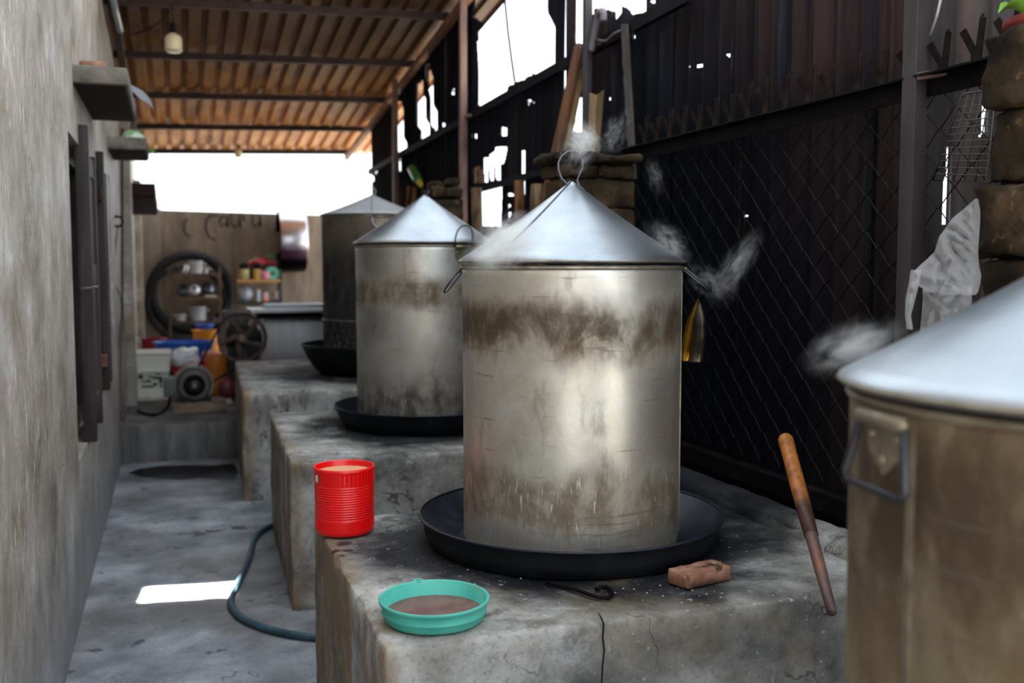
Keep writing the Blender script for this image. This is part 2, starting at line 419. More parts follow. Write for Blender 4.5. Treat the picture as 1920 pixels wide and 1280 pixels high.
# concrete ledges over the openings
M_ledge = mat('ledge_concrete', [(.3, L(70,66,62)), (.6, L(120,114,106)), (.8, L(150,144,136))], ns=8, rough=.9, bump=.5)
M_ledge_d = mat('ledge_sooty_concrete', [(.3, L(44,30,30)), (.7, L(70,50,46))], ns=8, rough=.9, bump=.4)
M_board = mat('sooty_form_board',[(.3,L(24,15,15)),(.7,L(52,34,32))],scale=(1,6,1),ns=6,rough=.9)
def ledge(label, y0, y1, z0, z1, x1, m, slope=0):
    mm = Matrix.Translation((0,y0,z0)) @ Matrix.Rotation(slope,4,'X') @ Matrix.Translation((0,-y0,-z0))
    b = MB(); b.rbox((XL(y0)-.03,y0,z0),(x1,y1,z1),.012,.07,.006,8,y0,mat=mm)
    o = b.build('concrete_ledge', m, origin=(XL(y0),(y0+y1)/2,z0))
    b = MB(); b.rbox((XL(y1)+.002,y0+.012,z0-.006),(x1-.012,y1-.01,z0+.004),.002,.2,0,8,0,mat=mm); b.build('form_board', M_board, o)
    tag(o, label, 'ledge', 'concrete ledges on the left wall'); return o
ledge('thick concrete ledge over the near window with a red brick on it', 4.93, 6.12, 2.325, 2.405, -.185, M_ledge)
ledge('small concrete ledge holding an upturned green and white bowl', 7.50, 8.25, 2.315, 2.40, -.165, M_ledge)
ledge('sloping dark concrete ledge farthest along the left wall', 9.85, 11.1, 2.15, 2.27, -.155, M_ledge_d, math.radians(-5))

# ------------------------------------------------------------------ back wall
bw = MB(); YB = 13.3
zt = onY(262,392,YB).z
bw.add([(-.62,YB,-.03),(2.6,YB,-.03),(2.6,YB+.15,-.03),(-.62,YB+.15,-.03),(-.62,YB,zt),(2.6,YB,zt-.05),(2.6,YB+.15,zt-.05),(-.62,YB+.15,zt)],[(0,1,5,4),(1,2,6,5),(2,3,7,6),(3,0,4,7),(4,5,6,7)])
wall_back = struct(bw.build('wall_back', M_back), 'low brown plastered wall closing the far end of the yard')
c = MB(); c.box(XL(13)-.02,-.155,YB-.05,YB,.285,zt+.005); c.build('wall_pier', mat('pier_plaster',[(.3,L(110,98,86)),(.7,L(146,134,122))],scale=(2,1,.5),ns=3), wall_back)
M_char = plain('charcoal', (62,52,46), .95)
STROKES = [[(352,408),(346,418),(345,430),(350,440),(357,443)], [(408,404),(396,402),(388,410),(386,428),(392,444),(404,449)],
           [(424,408),(418,404),(412,412),(414,424),(424,420),(427,404),(428,426)], [(434,400),(434,418),(440,425),(448,418),(450,400),(451,426)],
           [(457,399),(457,414)], [(474,402),(473,418),(479,424),(486,417),(487,402),(489,424)]]
for S in STROKES:
    c = MB(); c.tube([onY(u,v,YB-.001) for u,v in S], .013, 6)
    c.build('charcoal_mark', M_char, wall_back)

# ------------------------------------------------------------------ roof of rusty corrugated sheets
ceiling = bpy.data.objects.new('ceiling', None); COL.objects.link(ceiling); ceiling['_o'] = (0,0,0)
struct(ceiling, 'rusty corrugated sheet roof over the far end of the passage')
def roof_sheet(x0, x1, y0, y1, lift, seed):
    b = MB(); pitch = .142; xs = []
    k0 = math.floor(x0/pitch) - 1
    for k in range(k0, k0+30):
        for dx, h in ((0,0),(.080,0),(.088,.032),(.134,.032)):
            x = k*pitch+dx
            if x0-1e-6 <= x <= x1+1e-6: xs.append((x,h))
    ny = 10; vs = []
    for j in range(ny+1):
        y = y0+(y1-y0)*j/ny
        for i, (x,h) in enumerate(xs):
            w = .006*mnoise.noise((x*3+seed,y*1.3,seed))
            vs.append((x, y, roof_z(x,y)+h+lift+w))
    n = len(xs); fs = [(j*n+i, j*n+i+1, (j+1)*n+i+1, (j+1)*n+i) for j in range(ny) for i in range(n-1)]
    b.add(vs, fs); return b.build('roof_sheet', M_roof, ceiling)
xe = [-.46, .30, 1.06, 1.82, 2.42]
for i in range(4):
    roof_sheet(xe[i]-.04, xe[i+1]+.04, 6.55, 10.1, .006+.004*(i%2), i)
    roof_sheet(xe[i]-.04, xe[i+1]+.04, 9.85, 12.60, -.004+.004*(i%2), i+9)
for y in (7.56, 8.76, 9.96, 11.16, 12.34):
    b = MB(); x0, x1 = XL(y), 2.10
    b.bar((x0,y,roof_z(x0,y)-.034),(x1,y,roof_z(x1,y)-.034),.04,.055); b.build('purlin', M_purlin, ceiling)
b = MB(); b.bar((2.03,6.6,roof_z(2.03,6.6)-.09),(2.03,12.4,roof_z(2.03,12.4)-.09),.05,.06); b.build('rafter', M_rafter, ceiling)
b = MB(); b.bar((-.365,6.6,roof_z(-.36,6.6)-.075),(-.365,12.4,roof_z(-.36,12.4)-.075),.05,.07); b.build('rafter', M_purlin, ceiling)

# ------------------------------------------------------------------ right wall of torn, sooty corrugated sheets
WX = 2.08
wall_right = bpy.data.objects.new('wall_right', None); COL.objects.link(wall_right); wall_right['_o'] = (0,0,0)
struct(wall_right, 'tall right wall of sooty torn corrugated metal sheets')
def wp(pts, top=False):
    q = [onX(u,v,WX) for u,v in pts]; q = [(p.y,p.z) for p in q]
    if top:   # first and last vertex continue straight up
        q = [(q[0][0],6)] + q + [(q[-1][0],6)]
    return q
HOLES = [
 wp([(886,30),(906,43),(893,79),(894,115),(897,193),(902,198),(922,197),(937,179),(950,172),(955,159),(968,152),(988,148),(997,139),(1014,138),(1028,129),(1040,125),(1042,75),(1032,20),(1029,0)],True),
 wp([(1074,0),(1075,59),(1081,81),(1089,81),(1095,60),(1100,30),(1112,16),(1130,15),(1150,24),(1157,40),(1163,20),(1170,11),(1180,15),(1184,30),(1195,27),(1207,24),(1210,0)],True),
 wp([(741,190),(754,190),(757,240),(763,281),(753,288),(752,299),(743,296)]),
 wp([(781,158),(793,148),(800,210),(808,253),(791,266),(783,232)]),
 wp([(800,122),(808,116),(815,190),(822,232),(817,246),(811,238),(807,205)]),
 wp([(746,303),(754,303),(752,322),(747,318)]),
 wp([(905,297),(920,293),(927,277),(937,274),(946,275),(944,306),(938,310),(906,318)]),
 wp([(911,308),(918,308),(918,341),(912,341)]), wp([(921,308),(928,308),(927,339),(922,339)]), wp([(931,305),(938,305),(938,337),(932,337)]),
 wp([(902,353),(943,345),(942,395),(938,424),(900,424)]),
 wp([(974,285),(985,280),(981,325),(974,324)]), wp([(977,337),(987,337),(990,395),(984,396)]),
 wp([(1083,183),(1089,183),(1088,248),(1066,246)]),
 wp([(1138,182),(1141,182),(1143,210),(1144,238),(1139,238),(1140,210)]),
 wp([(951,382),(956,384),(954,392),(950,391)]), wp([(950,398),(956,398),(953,424),(947,424)]),
 wp([(1760,275),(1764,275),(1758,420),(1752,420)]), wp([(1829,178),(1836,176),(1830,250),(1822,255)]),
 wp([(1690,285),(1694,285),(1692,330),(1689,330)]),
]
for (u,v,r) in [(831,235,4),(850,175,3),(851,168,3),(863,157,3),(893,255,3.4),(888,283,2.6),(861,306,3),(862,314,3),(943,243,4),(944,250,4),(990,195,3.4),(992,189,2.6),(1003,192,2.4),
                (1305,123,3),(1294,125,2),(1363,103,2.2),(1195,70,3),(703,322,4),(697,335,5),(955,365,2.5),(1392,404,1.6),(1487,140,1.6),(951,201,3),(742,366,4),(1738,228,2.4),(1213,4,3),(1225,3,2)]:
    HOLES.append(wp([(u+r*math.cos(a),v+r*1.15*math.sin(a)) for a in (0,.785,1.57,2.356,3.14,3.93,4.71,5.5)]))
HB = [(min(p[0] for p in h),max(p[0] for p in h),min(p[1] for p in h),max(p[1] for p in h),h) for h in HOLES]
PITCHW = .128
def wall_sheet(y0, y1, z0, zt, xo, m, seed):
    dy, dz = PITCHW/22, .0065
    ny = int((y1-y0)/dy); hs = [h for h in HB if h[1] > y0 and h[0] < y1]
    nz = int((max(zt(y0),zt(y1))-z0)/dz)
    vs = {}; V = []; F = []
    def vid(i, j):
        k = (i,j)
        if k not in vs:
            y, z = y0+i*dy, z0+j*dz
            x = WX + xo + .016*math.sin(2*math.pi*y/PITCHW) + .010*mnoise.noise((y*1.7,z*1.1,seed))
            vs[k] = len(V); V.append((x,y,z))
        return vs[k]
    # in solid areas merge runs of cells in z
    for i in range(ny):
        yc = y0+(i+.5)*dy; top = zt(yc) + .012*mnoise.noise((yc*9,seed,0)); nzz = int((top-z0)/dz)
        hh = [h for h in hs if h[0] <= yc <= h[1]]
        j = 0
        while j < nzz:
            zc = z0+(j+.5)*dz
            near = [h for h in hh if h[2]-dz*2 <= zc <= h[3]+dz*2]
            if not near:
                jn = j+1; lim = j - j % 16 + 16
                while jn < min(lim,nzz) and not [h for h in hh if h[2]-dz*2 <= z0+(jn+.5)*dz <= h[3]+dz*2]: jn += 1
                F.append((vid(i,j),vid(i+1,j),vid(i+1,jn),vid(i,jn))); j = jn; continue
            if not any(in_poly(yc,zc,h[4]) for h in near): F.append((vid(i,j),vid(i+1,j),vid(i+1,j+1),vid(i,j+1)))
            j += 1
    b = MB(); b.add(V,F,True)
    return b.build('metal_sheet', m, wall_right)
def top_far(y): return roof_z(WX,y)-.02
def top_near(y): return 3.75
y = 1.05; k = 0
edges = [1.05,1.75,2.5,3.25,4.02,4.60,5.25,5.85,6.5,7.1,7.8,8.5,9.2,9.95,10.95]
for k in range(len(edges)-1):
    a, b_ = edges[k], edges[k+1]
    m = M_sheet_grey if a < 2.2 else M_sheets[k % 3] if a < 4.2 else (M_sheets[(k+1) % 3] if a < 5 else M_sheet_dark)
    wall_sheet(a-(.03 if k else 0), b_+.03, .25, top_near if a < 7 else top_far, .010*(k%2), m, k*3.7)
def girt(pts, w, t, m):
    for a, b_ in zip(pts[:-1], pts[1:]):
        q = MB(); q.bar(a, b_, w, t); q.build('girt', m, wall_right)
girt([(2.035,3.75,2.615),(2.035,6.9,2.575),(2.035,10.9,2.53)], .03, .055, M_sheet_dark)
girt([(2.035,4.3,2.05),(2.035,7.0,2.04)], .03, .04, M_sheet_dark)
q = MB(); q.tube([onX(946,-6,2.06),onX(953,65,2.06),onX(959,110,2.06),onX(965,152,2.06)],.008,6); q.build('hanging_wire', M_sheet_dark, wall_right)

# ------------------------------------------------------------------ posts, fence rail, chain-link mesh
def post(label, y, z0, z1, w, m, x=1.985):
    b = MB(); b.rbox((x-w/2,y-w/2,z0),(x+w/2,y+w/2,z1),.004,.5)
    t = thing('steel_post', label, 'post', (x,y,z0), 'square steel posts along the right wall')
    b.build('pole', m, t); return t
p1 = post('thick dark square steel post in front of the chain-link fence, beside the plastic bag', 2.33, .0, 4.0, .056, M_post_dark)
p2 = post('dark square steel post rising behind the steaming ring of the largest pot lid', 4.70, .0, 3.5, .040, M_post_dark)
p3 = post('rusty brown square steel post rising behind the second pot', 6.98, .0, roof_z(2,6.98)+.0, .050, M_post)
p4 = post('rusty brown steel post at the far end beside the third pot', 9.30, .0, roof_z(2,9.3)-.01, .050, M_post)
for t, y, zz in ((p3,6.98,2.575),(p2,4.70,2.605)):
    b = MB(); b.bar((1.985,y,zz),(2.06,y-.16,zz),.02,.02); b.build('bracket', M_post, t)
b = MB(); b.bar((1.965,2.30,2.025),(2.03,2.19,2.03),.02,.02); b.build('bracket', M_post, p1)

fence = thing('chain_link_fence', 'sooty chain-link fence with iron spikes along the right wall', 'fence', (2.0,2.6,.66))
FX = 2.0
def rail_z(y): return 2.028 + .006*(y-2.4)
b = MB()
for a, c in ((1.0,2.31),(2.35,4.30)):
    b.bar((FX,a,rail_z(a)-.028),(FX,c,rail_z(c)-.028),.006,.056); b.bar((FX-.02,a,rail_z(a)),(FX-.02,c,rail_z(c)),.05,.006)
b.build('rail', M_iron, fence)
b = MB(); b.bar((FX,1.0,.735),(FX,4.3,.735),.05,.06); b.build('rail', M_iron, fence)
for u in (1386, 1632):
    p = onX(u,300,FX); b = MB(); b.bar((FX+.012,p.y,.7),(FX+.012,p.y,2.02),.014,.014); b.build('upright', M_iron, fence)
b = MB(); wv, hv = .060, .054; ncol = int((4.28-1.05)/wv); nlev = int((1.985-.76)/hv)
for i in range(ncol):
    path = []
    for k in range(nlev+1):
        yy = 1.05 + i*wv + ((k+i) % 2)*wv*1.06 + .003*mnoise.noise((i*.7,k*.3,0))
        path.append((FX + .004*(1 if (k+i) % 2 else -1) + .010*mnoise.noise((i*.12,k*.15,2)), yy, 1.985-k*hv))
    b.tube(path, .0024, 4, smooth=False)
o = b.build('wire_mesh', mat('mesh_wire',[(.3,L(22,20,24)),(.6,L(36,31,33)),(.8,L(80,62,54))],ns=6,rough=.6,spec=.08,layers=[('s',(0,1.6,.3),.6,1.7,SOOT,.9,.4,2)]), fence); o['kind'] = 'stuff'
# forged spikes on the rail
yy = 1.90; k = 0
M_spike = mat('spike_iron', [(.3, L(16,14,16)), (.7, L(50,41,37))], ns=20, rough=.7, spec=.1)
while yy < 4.2:
    b = MB(); z = rail_z(yy)-.01; s = random.uniform(.9,1.1); x = FX+.006
    b.bar((x,yy,z),(x,yy,z+.06*s),.034,.006,(1,0,0))
    b.bar((x,yy-.008,z+.045*s),(x-.016,yy-.036,z+.125*s),.022,.005,(1,0,0),.020,.004)
    b.bar((x,yy+.008,z+.045*s),(x-.018,yy+.032,z+.105*s),.020,.005,(1,0,0),.022,.004)
    b.bar((x+.006,yy,z+.03),(x+.02,yy+.004,z+.145*s),.014,.005,(1,0,0),.008,.003)
    b.build('spike', M_spike, fence); yy += .124 + random.uniform(-.01,.01); k += 1

# wire grill hung on the fence
M_wire = plain('grey_wire', (96,92,92), .5, .6)
gr = thing('wire_grill', 'grey wire grill rack hanging on the fence beside the stone chimney', 'grill', onX(1790,335,1.965), None)
GC = [onX(u,v,1.965) for u,v in [(1805,176),(1868,166),(1850,342),(1749,338)]]
def bil(s, t): return GC[0]*(1-s)*(1-t) + GC[1]*s*(1-t) + GC[2]*s*t + GC[3]*(1-s)*t
b = MB(); b.tube([bil(0,.03),bil(.04,0),bil(1,0),bil(1,1),bil(0,1)], .0028, 6, closed=True); b.build('frame', M_wire, gr)
for k in range(1, 13):
    b = MB(); b.tube([bil(0,k/13),bil(1,k/13)], .0016, 5); b.build('wire', M_wire, gr)
for k in range(1, 5):
    b = MB(); b.tube([bil(k/5,0),bil(k/5,1)], .0016, 5); b.build('wire', M_wire, gr)
q = MB(); P=[onX(1765,-4,1.95),onX(1757,30,1.95),onX(1745,66,1.95)]; q.tube(P,.004,6)
tag(q.build('thin_rod', plain('pale_rod',(170,170,175),.4,.3), origin=P[2]), 'thin pale rod hanging above the fence beside the thick dark post', 'rod')

# ------------------------------------------------------------------ stove chimneys of rough stones
def chimney(label, x0, x1, y0, y1, z0, z1, course, seed):
    t = thing('stone_chimney', label, 'chimney', ((x0+x1)/2,(y0+y1)/2,0), 'stone chimney stubs behind the stoves')
    rnd = random.Random(seed); z = z0; k = 0
    b = MB(); b.box(x0+.03,x1-.03,y0+.03,y1-.03,z0,z1-.05); b.build('mortar_core', M_black, t)
    while z < z1-.03:
        h = min(course*rnd.uniform(.85,1.15), z1-z)
        cuts = [0, 1] if k % 2 and (x1-x0) < .4 else [0, rnd.uniform(.4,.6), 1]
        for i in range(len(cuts)-1):
            a, c = x0+(x1-x0)*cuts[i], x0+(x1-x0)*cuts[i+1]; j = rnd.uniform(-.012,.012)
            q = MB(); q.rbox((a+.004+j*(i==0),y0+j,z+.004),(c-.004,y1-j,z+h-.006),.010,.03,.014,15,seed+k+i*3,chip=.8)
            q.build('stone', M_stone, t)
        z += h; k += 1
    return t
ch4 = chimney('big rough stone chimney at the right edge of the yard, a leaf on top', 1.715, 1.945, 1.44, 1.80, .0, 2.03, .165, 4)
ch1 = chimney('sooty stone chimney behind the largest steaming pot', 1.50, 1.86, 3.86, 4.06, .652, 1.93, .125, 11)
ch2 = chimney('stone chimney stub behind the second pot, left of the rusty post', 1.50, 1.69, 5.95, 6.2, .0, 1.99, .135, 23)
ch3 = chimney('farthest stone chimney stub beside the third pot', 1.50, 1.88, 8.95, 9.2, .0, 2.02, .14, 31)
# slab and rubble on the chimneys
q = MB(); q.rbox((1.47,3.82,1.935),(1.87,4.09,1.968),.014,.05,.012,9,3); s_ = q.build('stone_slab', M_stone, origin=(1.68,3.95,1.935)); tag(s_,'flat sooty stone slab lying on the chimney behind the largest pot','stone')
for i,(u,v,Y,w,hh,lab) in enumerate([(838,333,6.05,.075,.06,'dark rubble stone on the second chimney, larger of two'),(822,338,6.05,.045,.04,'dark rubble stone on the second chimney, smaller of two')]):
    p = onY(u,v,Y); p.x = 1.595 + (.05 if i == 0 else -.06); w = min(w,.045); q = MB(); q.rbox((p.x-w,Y-.07,1.987),(p.x+w,Y+.07,1.987+hh),.03,.04,.012,12,i+40)
    tag(q.build('rubble_stone', M_stone, origin=(p.x,Y,1.987)), lab, 'stone', 'loose rubble on the chimneys')
# leaf and red cloth on the near chimney
p = onD(1892,44,2.2)
def leaf(path, w, m, name, label, curl=.02):
    q = MB(); n = len(path); vs = []
    for i, a in enumerate(path):
        t = i/(n-1); ww = w*math.sin(math.pi*min(max(t*.94+.03,0),1))
        d = (Vector(path[min(i+1,n-1)])-Vector(path[max(i-1,0)])).normalized(); sd = d.cross(Vector((0,0,1))).normalized()
        a = Vector(a); vs += [a-sd*ww+Vector((0,0,curl*ww/w)), a, a+sd*ww+Vector((0,0,curl*ww/w))]
    vs2 = [v+Vector((0,0,-.0015)) for v in vs]; N = len(vs)
    fs = []
    for i in range(n-1):
        for j in range(2): fs.append((i*3+j,i*3+j+1,(i+1)*3+j+1,(i+1)*3+j)); fs.append((N+i*3+j,N+(i+1)*3+j,N+(i+1)*3+j+1,N+i*3+j+1))
    q.add(vs+vs2, fs, True); return tag(q.build(name, m, origin=path[0]), label, 'leaf')
M_leaf = plain('leaf_green', (120,170,60), .4)
leaf([p+Vector((x,0,.02+z)) for x,z in ((-.03,0),(-.01,.012),(.01,.014),(.03,.008),(.055,-.01))], .022, M_leaf, 'green_leaf', 'small green leaf lying on the near stone chimney')
q = MB(); c0 = onD(1925,42,2.2); q.rbox((c0.x-.03,c0.y-.04,2.02),(c0.x+.05,c0.y+.05,2.055),.016,.02,.006,20,6)
tag(q.build('red_cloth', plain('red_cloth',(110,34,30),.9), origin=(c0.x,c0.y,2.02)), 'small red cloth on top of the near stone chimney', 'cloth')

# ------------------------------------------------------------------ concrete stoves
def stove(label, name_mat, parts, origin):
    b = MB()
    for (lo,hi,r,sh,seed) in parts: b.rbox(lo,hi,r,.035,.006,7,seed,shear=sh,chip=.8)
    o = b.build('concrete_stove', name_mat, origin=None); return tag(o, label, 'stove', 'concrete stoves in a row')
s1 = stove('broad concrete stove under the largest pot, red can and turquoise tray on it', M_block1,
    [((.418,2.115,-.02),(1.95,3.31,.66),.014,0,1), ((1.46,3.26,-.02),(1.95,4.28,.655),.02,0,2), ((1.80,2.25,.60),(1.945,3.6,.705),.04,0,5)], None)
s2 = stove('second concrete stove, under the stained pot behind the largest one', M_block2, [((.452,4.33,-.02),(1.66,5.84,.66),.018,.03,3)], None)
s3 = stove('third concrete stove, at the far end under the blackened pot', M_block3, [((.385,6.50,-.02),(1.70,8.76,.70),.02,.034,4)], None)
s4 = stove('nearest concrete stove, under the cropped pot at the right edge', M_block2, [((.55,.35,-.02),(1.70,1.40,.55),.03,0,6)], None)
# crack down the front of the near stove
M_crack = plain('crack', (26,25,24), 1, 0, .9, 5, 0)
b = MB()
P = [(1122,1148),(1128,1160),(1132,1170),(1130,1195),(1133,1218),(1130,1245),(1129,1262),(1127,1290)]
Q = [onY(u,v,2.1145) for u,v in P]
b.tube(Q, [.001]+[.0024]*6+[.002], 5); b.build('crack', M_crack, s1)

# ------------------------------------------------------------------ woks and pots
M_wok = mat('black_wok_iron', [(.3, L(16,18,24)), (.55, L(32,38,50)), (.8, L(58,66,82))], ns=6, detail=8, rough=.42, rvar=.3, metal=.4, bump=.15, spec=.5)
M_wokout = mat('sooty_wok_outside', [(.35, L(8,9,12)), (.6, L(20,24,30)), (.8, L(44,50,56))], ns=9, detail=8, rough=.6, bump=.3)
def wok(label, cx, cy, zb, zr, R, rb, ri):
    t = thing('iron_wok', label, 'wok', (cx,cy,zb), 'black iron woks under the steamer pots')
    b = MB(); H = zr-zb; prof = [(0.001,zb+.006)]
    N = 16
    for i in range(N+1):
        a = i/N; r = ri + (R-.004-ri)*a
        z = zb+.008 + (H-.010)*(a**1.15) + (.0022 if i % 2 else 0)
        prof.append((r,z))
    b.lathe(prof,(cx,cy,0),96); b.build('inner_bowl', M_wok, t)
    b = MB(); prof = [(R,zr-.002),(R-.012,zr-.02),(rb+(R-rb)*.62,zb+H*.5),(rb+(R-rb)*.25,zb+H*.14),(rb*.9,zb),(0.001,zb)]
    b.lathe(prof,(cx,cy,0),96); b.build('outer_shell', M_wokout, t)
    b = MB(); b.torus((cx,cy,zr-.001),R-.002,.0045,n=96,m=8); b.build('rim', M_wok, t)
    return t
wok('large black wok under the largest pot', WOK1[0], WOK1[1], .655, .748, .466, .430, .340)
wok('dark wok with bluish rim under the second pot', WOK2[0], WOK2[1], .655, .772, .485, .42, .374)
wok('deep sooty wok under the blackened far pot', WOK3[0], WOK3[1], .70, .923, .546, .40, .384)
wok('wok under the cropped near pot', POT4C[0], POT4C[1], .545, .63, .46, .38, .35)

def pot_mat(name, base, stains, H, metal=.85, rough=.36, streak=.35, dark=(.05,.035,.02), cool=None):
    t = NT(name)
    z = t.math('DIVIDE', t.sep()[2], H)
    nz = t.noise((1,1,.5), 4.5, 7, .65); nf = t.noise((3,3,1.3), 3.4, 7, .65, 0, (4,2,1)); nb = t.noise((1,1,1), 2.2, 5, .6, 0, (9,1,4))
    n9 = t.noise((1,1,.8), 9, 7, .7, .6, (2,6,3))
    c = t.mix(t.rng(t.math('ADD',t.math('MULTIPLY',nb,.5),t.math('MULTIPLY',n9,.5)),.40,.60), tuple(x*y for x,y in zip(base,(.84,.79,.71))), base)
    dm = None
    for (zc, hw, st, col, amp) in stains:
        zz = t.math('ADD', z, t.math('MULTIPLY', t.math('SUBTRACT', nz, .5), amp))
        d = t.math('ABSOLUTE', t.math('SUBTRACT', zz, zc))
        m = t.math('MULTIPLY', t.rng(d, hw, hw*.25), st)
        m = t.math('MULTIPLY', m, t.rng(t.math('ADD',t.math('MULTIPLY',nf,.5),t.math('MULTIPLY',n9,.5)), .36, .58, .25, 1))
        c = t.mix(m, c, col)
        dm = m if dm is None else t.math('MAXIMUM', dm, m)
    sm = t.math('MULTIPLY', t.rng(nf,.56,.70), streak); c = t.mix(sm, c, dark)
    # fine pale scratches
    sc1 = t.math('MULTIPLY', t.math('MULTIPLY', t.rng(t.noise((95,95,10),2.0,3,.5,.6,(1,5,2)),.64,.69), t.rng(z,.55,.25)), .6); c = t.mix(sc1, c, (.8,.8,.78))
    sc2 = t.math('MULTIPLY', t.rng(t.noise((2.2,2.2,45),2.0,3,.5,.2,(7,5,2)),.66,.70), .45); c = t.mix(sc2, c, (.12,.10,.08))
    t.set(c, rough, metal)
    r = t.math('ADD', t.math('MULTIPLY', nf, .22), rough-.09)
    if dm is not None:
        r = t.math('ADD', r, t.math('MULTIPLY', dm, .22)); t.l(t.math('SUBTRACT', metal, t.math('MULTIPLY', dm, .55)), t.b.inputs['Metallic'])
    t.l(r, t.b.inputs['Roughness']); t.bump(t.noise((1,1,.6),9,6), .10, .006)
    return t.m
BR = L(98,78,50); DK = L(60,48,36); BK = L(16,15,16)
M_pot1 = pot_mat('tarnished_pot_a', L(213,212,208), [(.80,.17,.95,BR,.22),(.82,.10,.7,DK,.2),(.20,.19,.85,BR,.25),(.03,.06,.5,L(150,130,96),.05)], .82, .85, .42)
M_pot2 = pot_mat('tarnished_pot_b', L(202,201,198), [(.80,.13,.9,BR,.2),(.10,.30,.95,DK,.3),(.40,.2,.35,L(120,112,100),.3)], .88, .85, .42)
M_pot3 = pot_mat('blackened_pot', L(96,88,76), [(.45,.62,1.0,BK,.10),(.60,.40,1.0,BK,.2),(.25,.35,1.0,BK,.2)], 1.07, .35, .55, .8, BK)
M_pot4 = pot_mat('brown_stained_pot', L(176,166,146), [(.95,.45,.95,BR,.3),(.80,.30,.85,DK,.6),(.40,.45,.8,BR,.9)], .78, .75, .45, .6)
M_lid = None
def lid_mat():
    t = NT('spun_aluminium_lid')
    n1 = t.noise((1,1,1),3.0,7,.6); n2 = t.noise((1,1,1),14,5,.6,0,(3,1,2))
    c = t.mix(t.rng(n1,.3,.7), L(140,148,156), L(174,180,186)); c = t.mix(t.math('MULTIPLY',t.rng(n2,.66,.72),.4), c, L(150,150,150))
    t.set(c,.36,.9); t.l(t.math('ADD',t.math('MULTIPLY',n1,.30),.20), t.b.inputs['Roughness']); t.bump(n1,.06,.01)
    return t.m
M_lid = lid_mat()
M_rim = mat('dull_rim_metal', [(.3, L(96,88,74)), (.7, L(168,158,140))], ns=12, rough=.45, metal=.7, bump=.1)
M_wireh = plain('dark_handle_wire', (84,84,92), .4, .7)
M_ringh = plain('bluish_ring_metal', (120,120,134), .4, .7)

def pot(label, cx, cy, r, zb, zr, m):
    t = thing('steamer_pot', label, 'pot', (cx,cy,zb), 'tall aluminium steamer pots on the stoves')
    b = MB(); h = zr-zb
    prof = [(0.001,zb+.004),(r-.02,zb),(r-.006,zb+.006),(r-.003,zb+.02),(r-.003,zb+h*.5),(r,zr-.03),(r,zr-.004),(r-.006,zr),(r-.012,zr-.006)]
    b.lathe(prof,(cx,cy,0),128); b.build('body', m, t)
    b = MB(); b.torus((cx,cy,zr-.008),r+.0005,.006,n=128,m=8); b.build('rim', M_rim, t)
    return t
def seam(t, cx, cy, r, zb, zr, a, m):
    b = MB(); o = Vector((math.cos(a),math.sin(a),0)); tn = Vector((-o.y,o.x,0)); c = Vector((cx,cy,0))+o*r
    b.hexa([c-tn*.006+Vector((0,0,zb+.02)),c+tn*.006+Vector((0,0,zb+.02)),c+tn*.006+o*.004+Vector((0,0,zb+.02)),c-tn*.006+o*.004+Vector((0,0,zb+.02)),
            c-tn*.006+Vector((0,0,zr-.02)),c+tn*.006+Vector((0,0,zr-.02)),c+tn*.006+o*.004+Vector((0,0,zr-.02)),c-tn*.006+o*.004+Vector((0,0,zr-.02))])
    b.build('seam', m, t)
def handle(t, cx, cy, r, zr, a, out, drop, w=.10, rad=.004, plate=True, trap=0.0, pw=.05, m=None, pk=1.0):
    o = Vector((math.cos(a),math.sin(a),0)); tn = Vector((-o.y,o.x,0)); Z = Vector((0,0,1))
    c = Vector((cx,cy,zr))+o*(r+.008)
    b = MB(); n = 12; path = []
    if trap:   # trapezoid bail
        pts = [(-w*.36,0),(-w*.42,.16),(-w*.56,.88),(-w*.50,1),(w*.50,1),(w*.56,.88),(w*.42,.16),(w*.36,0)]
        path = [c+tn*x+o*out*k+Z*drop*k for x,k in pts]
    else:
        for i in range(n+1):
            th = math.pi*i/n; x = -math.cos(th)*w/2; k = math.sin(th)**.55
            path.append(c+tn*x+o*out*k+Z*drop*k)
    hd = b
    hd.tube(path, rad, 8); h = hd.build('handle', m or M_wireh, t)
    b = MB(); b.tube([c-tn*w*.42,c+tn*w*.42], rad*1.9, 8); b.build('hinge_tube', M_rim, h)
    if plate:
        b = MB(); d = o*.004
        pts = [(-pw,-.008),(-pw,-.05*pk),(0,-.095*pk),(pw,-.05*pk),(pw,-.008)]
        def on_body(x, z):
            a2 = a + x/r; return Vector((cx+math.cos(a2)*(r+.001), cy+math.sin(a2)*(r+.001), zr+z))
        f0 = [on_body(x,z) for x,z in pts]; f1 = [p+d for p in f0]
        b.add(f0+f1, [(5,6,7,8,9),(0,1,6,5),(1,2,7,6),(2,3,8,7),(3,4,9,8),(4,0,5,9)])
        b.build('handle_plate', M_rim, t)
        for x,z in ((-pw*.7,-.03*pk),(pw*.7,-.03*pk),(0,-.07*pk)):
            b = MB(); pc = on_body(x,z)+d; b.lathe([(.0065,0),(.005,.003),(.001,.0042)],(0,0,0),10,axis='z')
            R3 = Vector((0,0,1)).rotation_difference(o).to_matrix()
            b.v = [tuple(R3 @ Vector(v) + pc) for v in b.v]; b.build('rivet', M_rim, t)
M_lid_pale = mat('pale_lid', [(.3, L(196,202,208)), (.7, L(226,231,236))], ns=4, rough=.4, metal=.2, bump=.05)
M_seam = plain('lid_seam', (120,126,132), .4, .7)
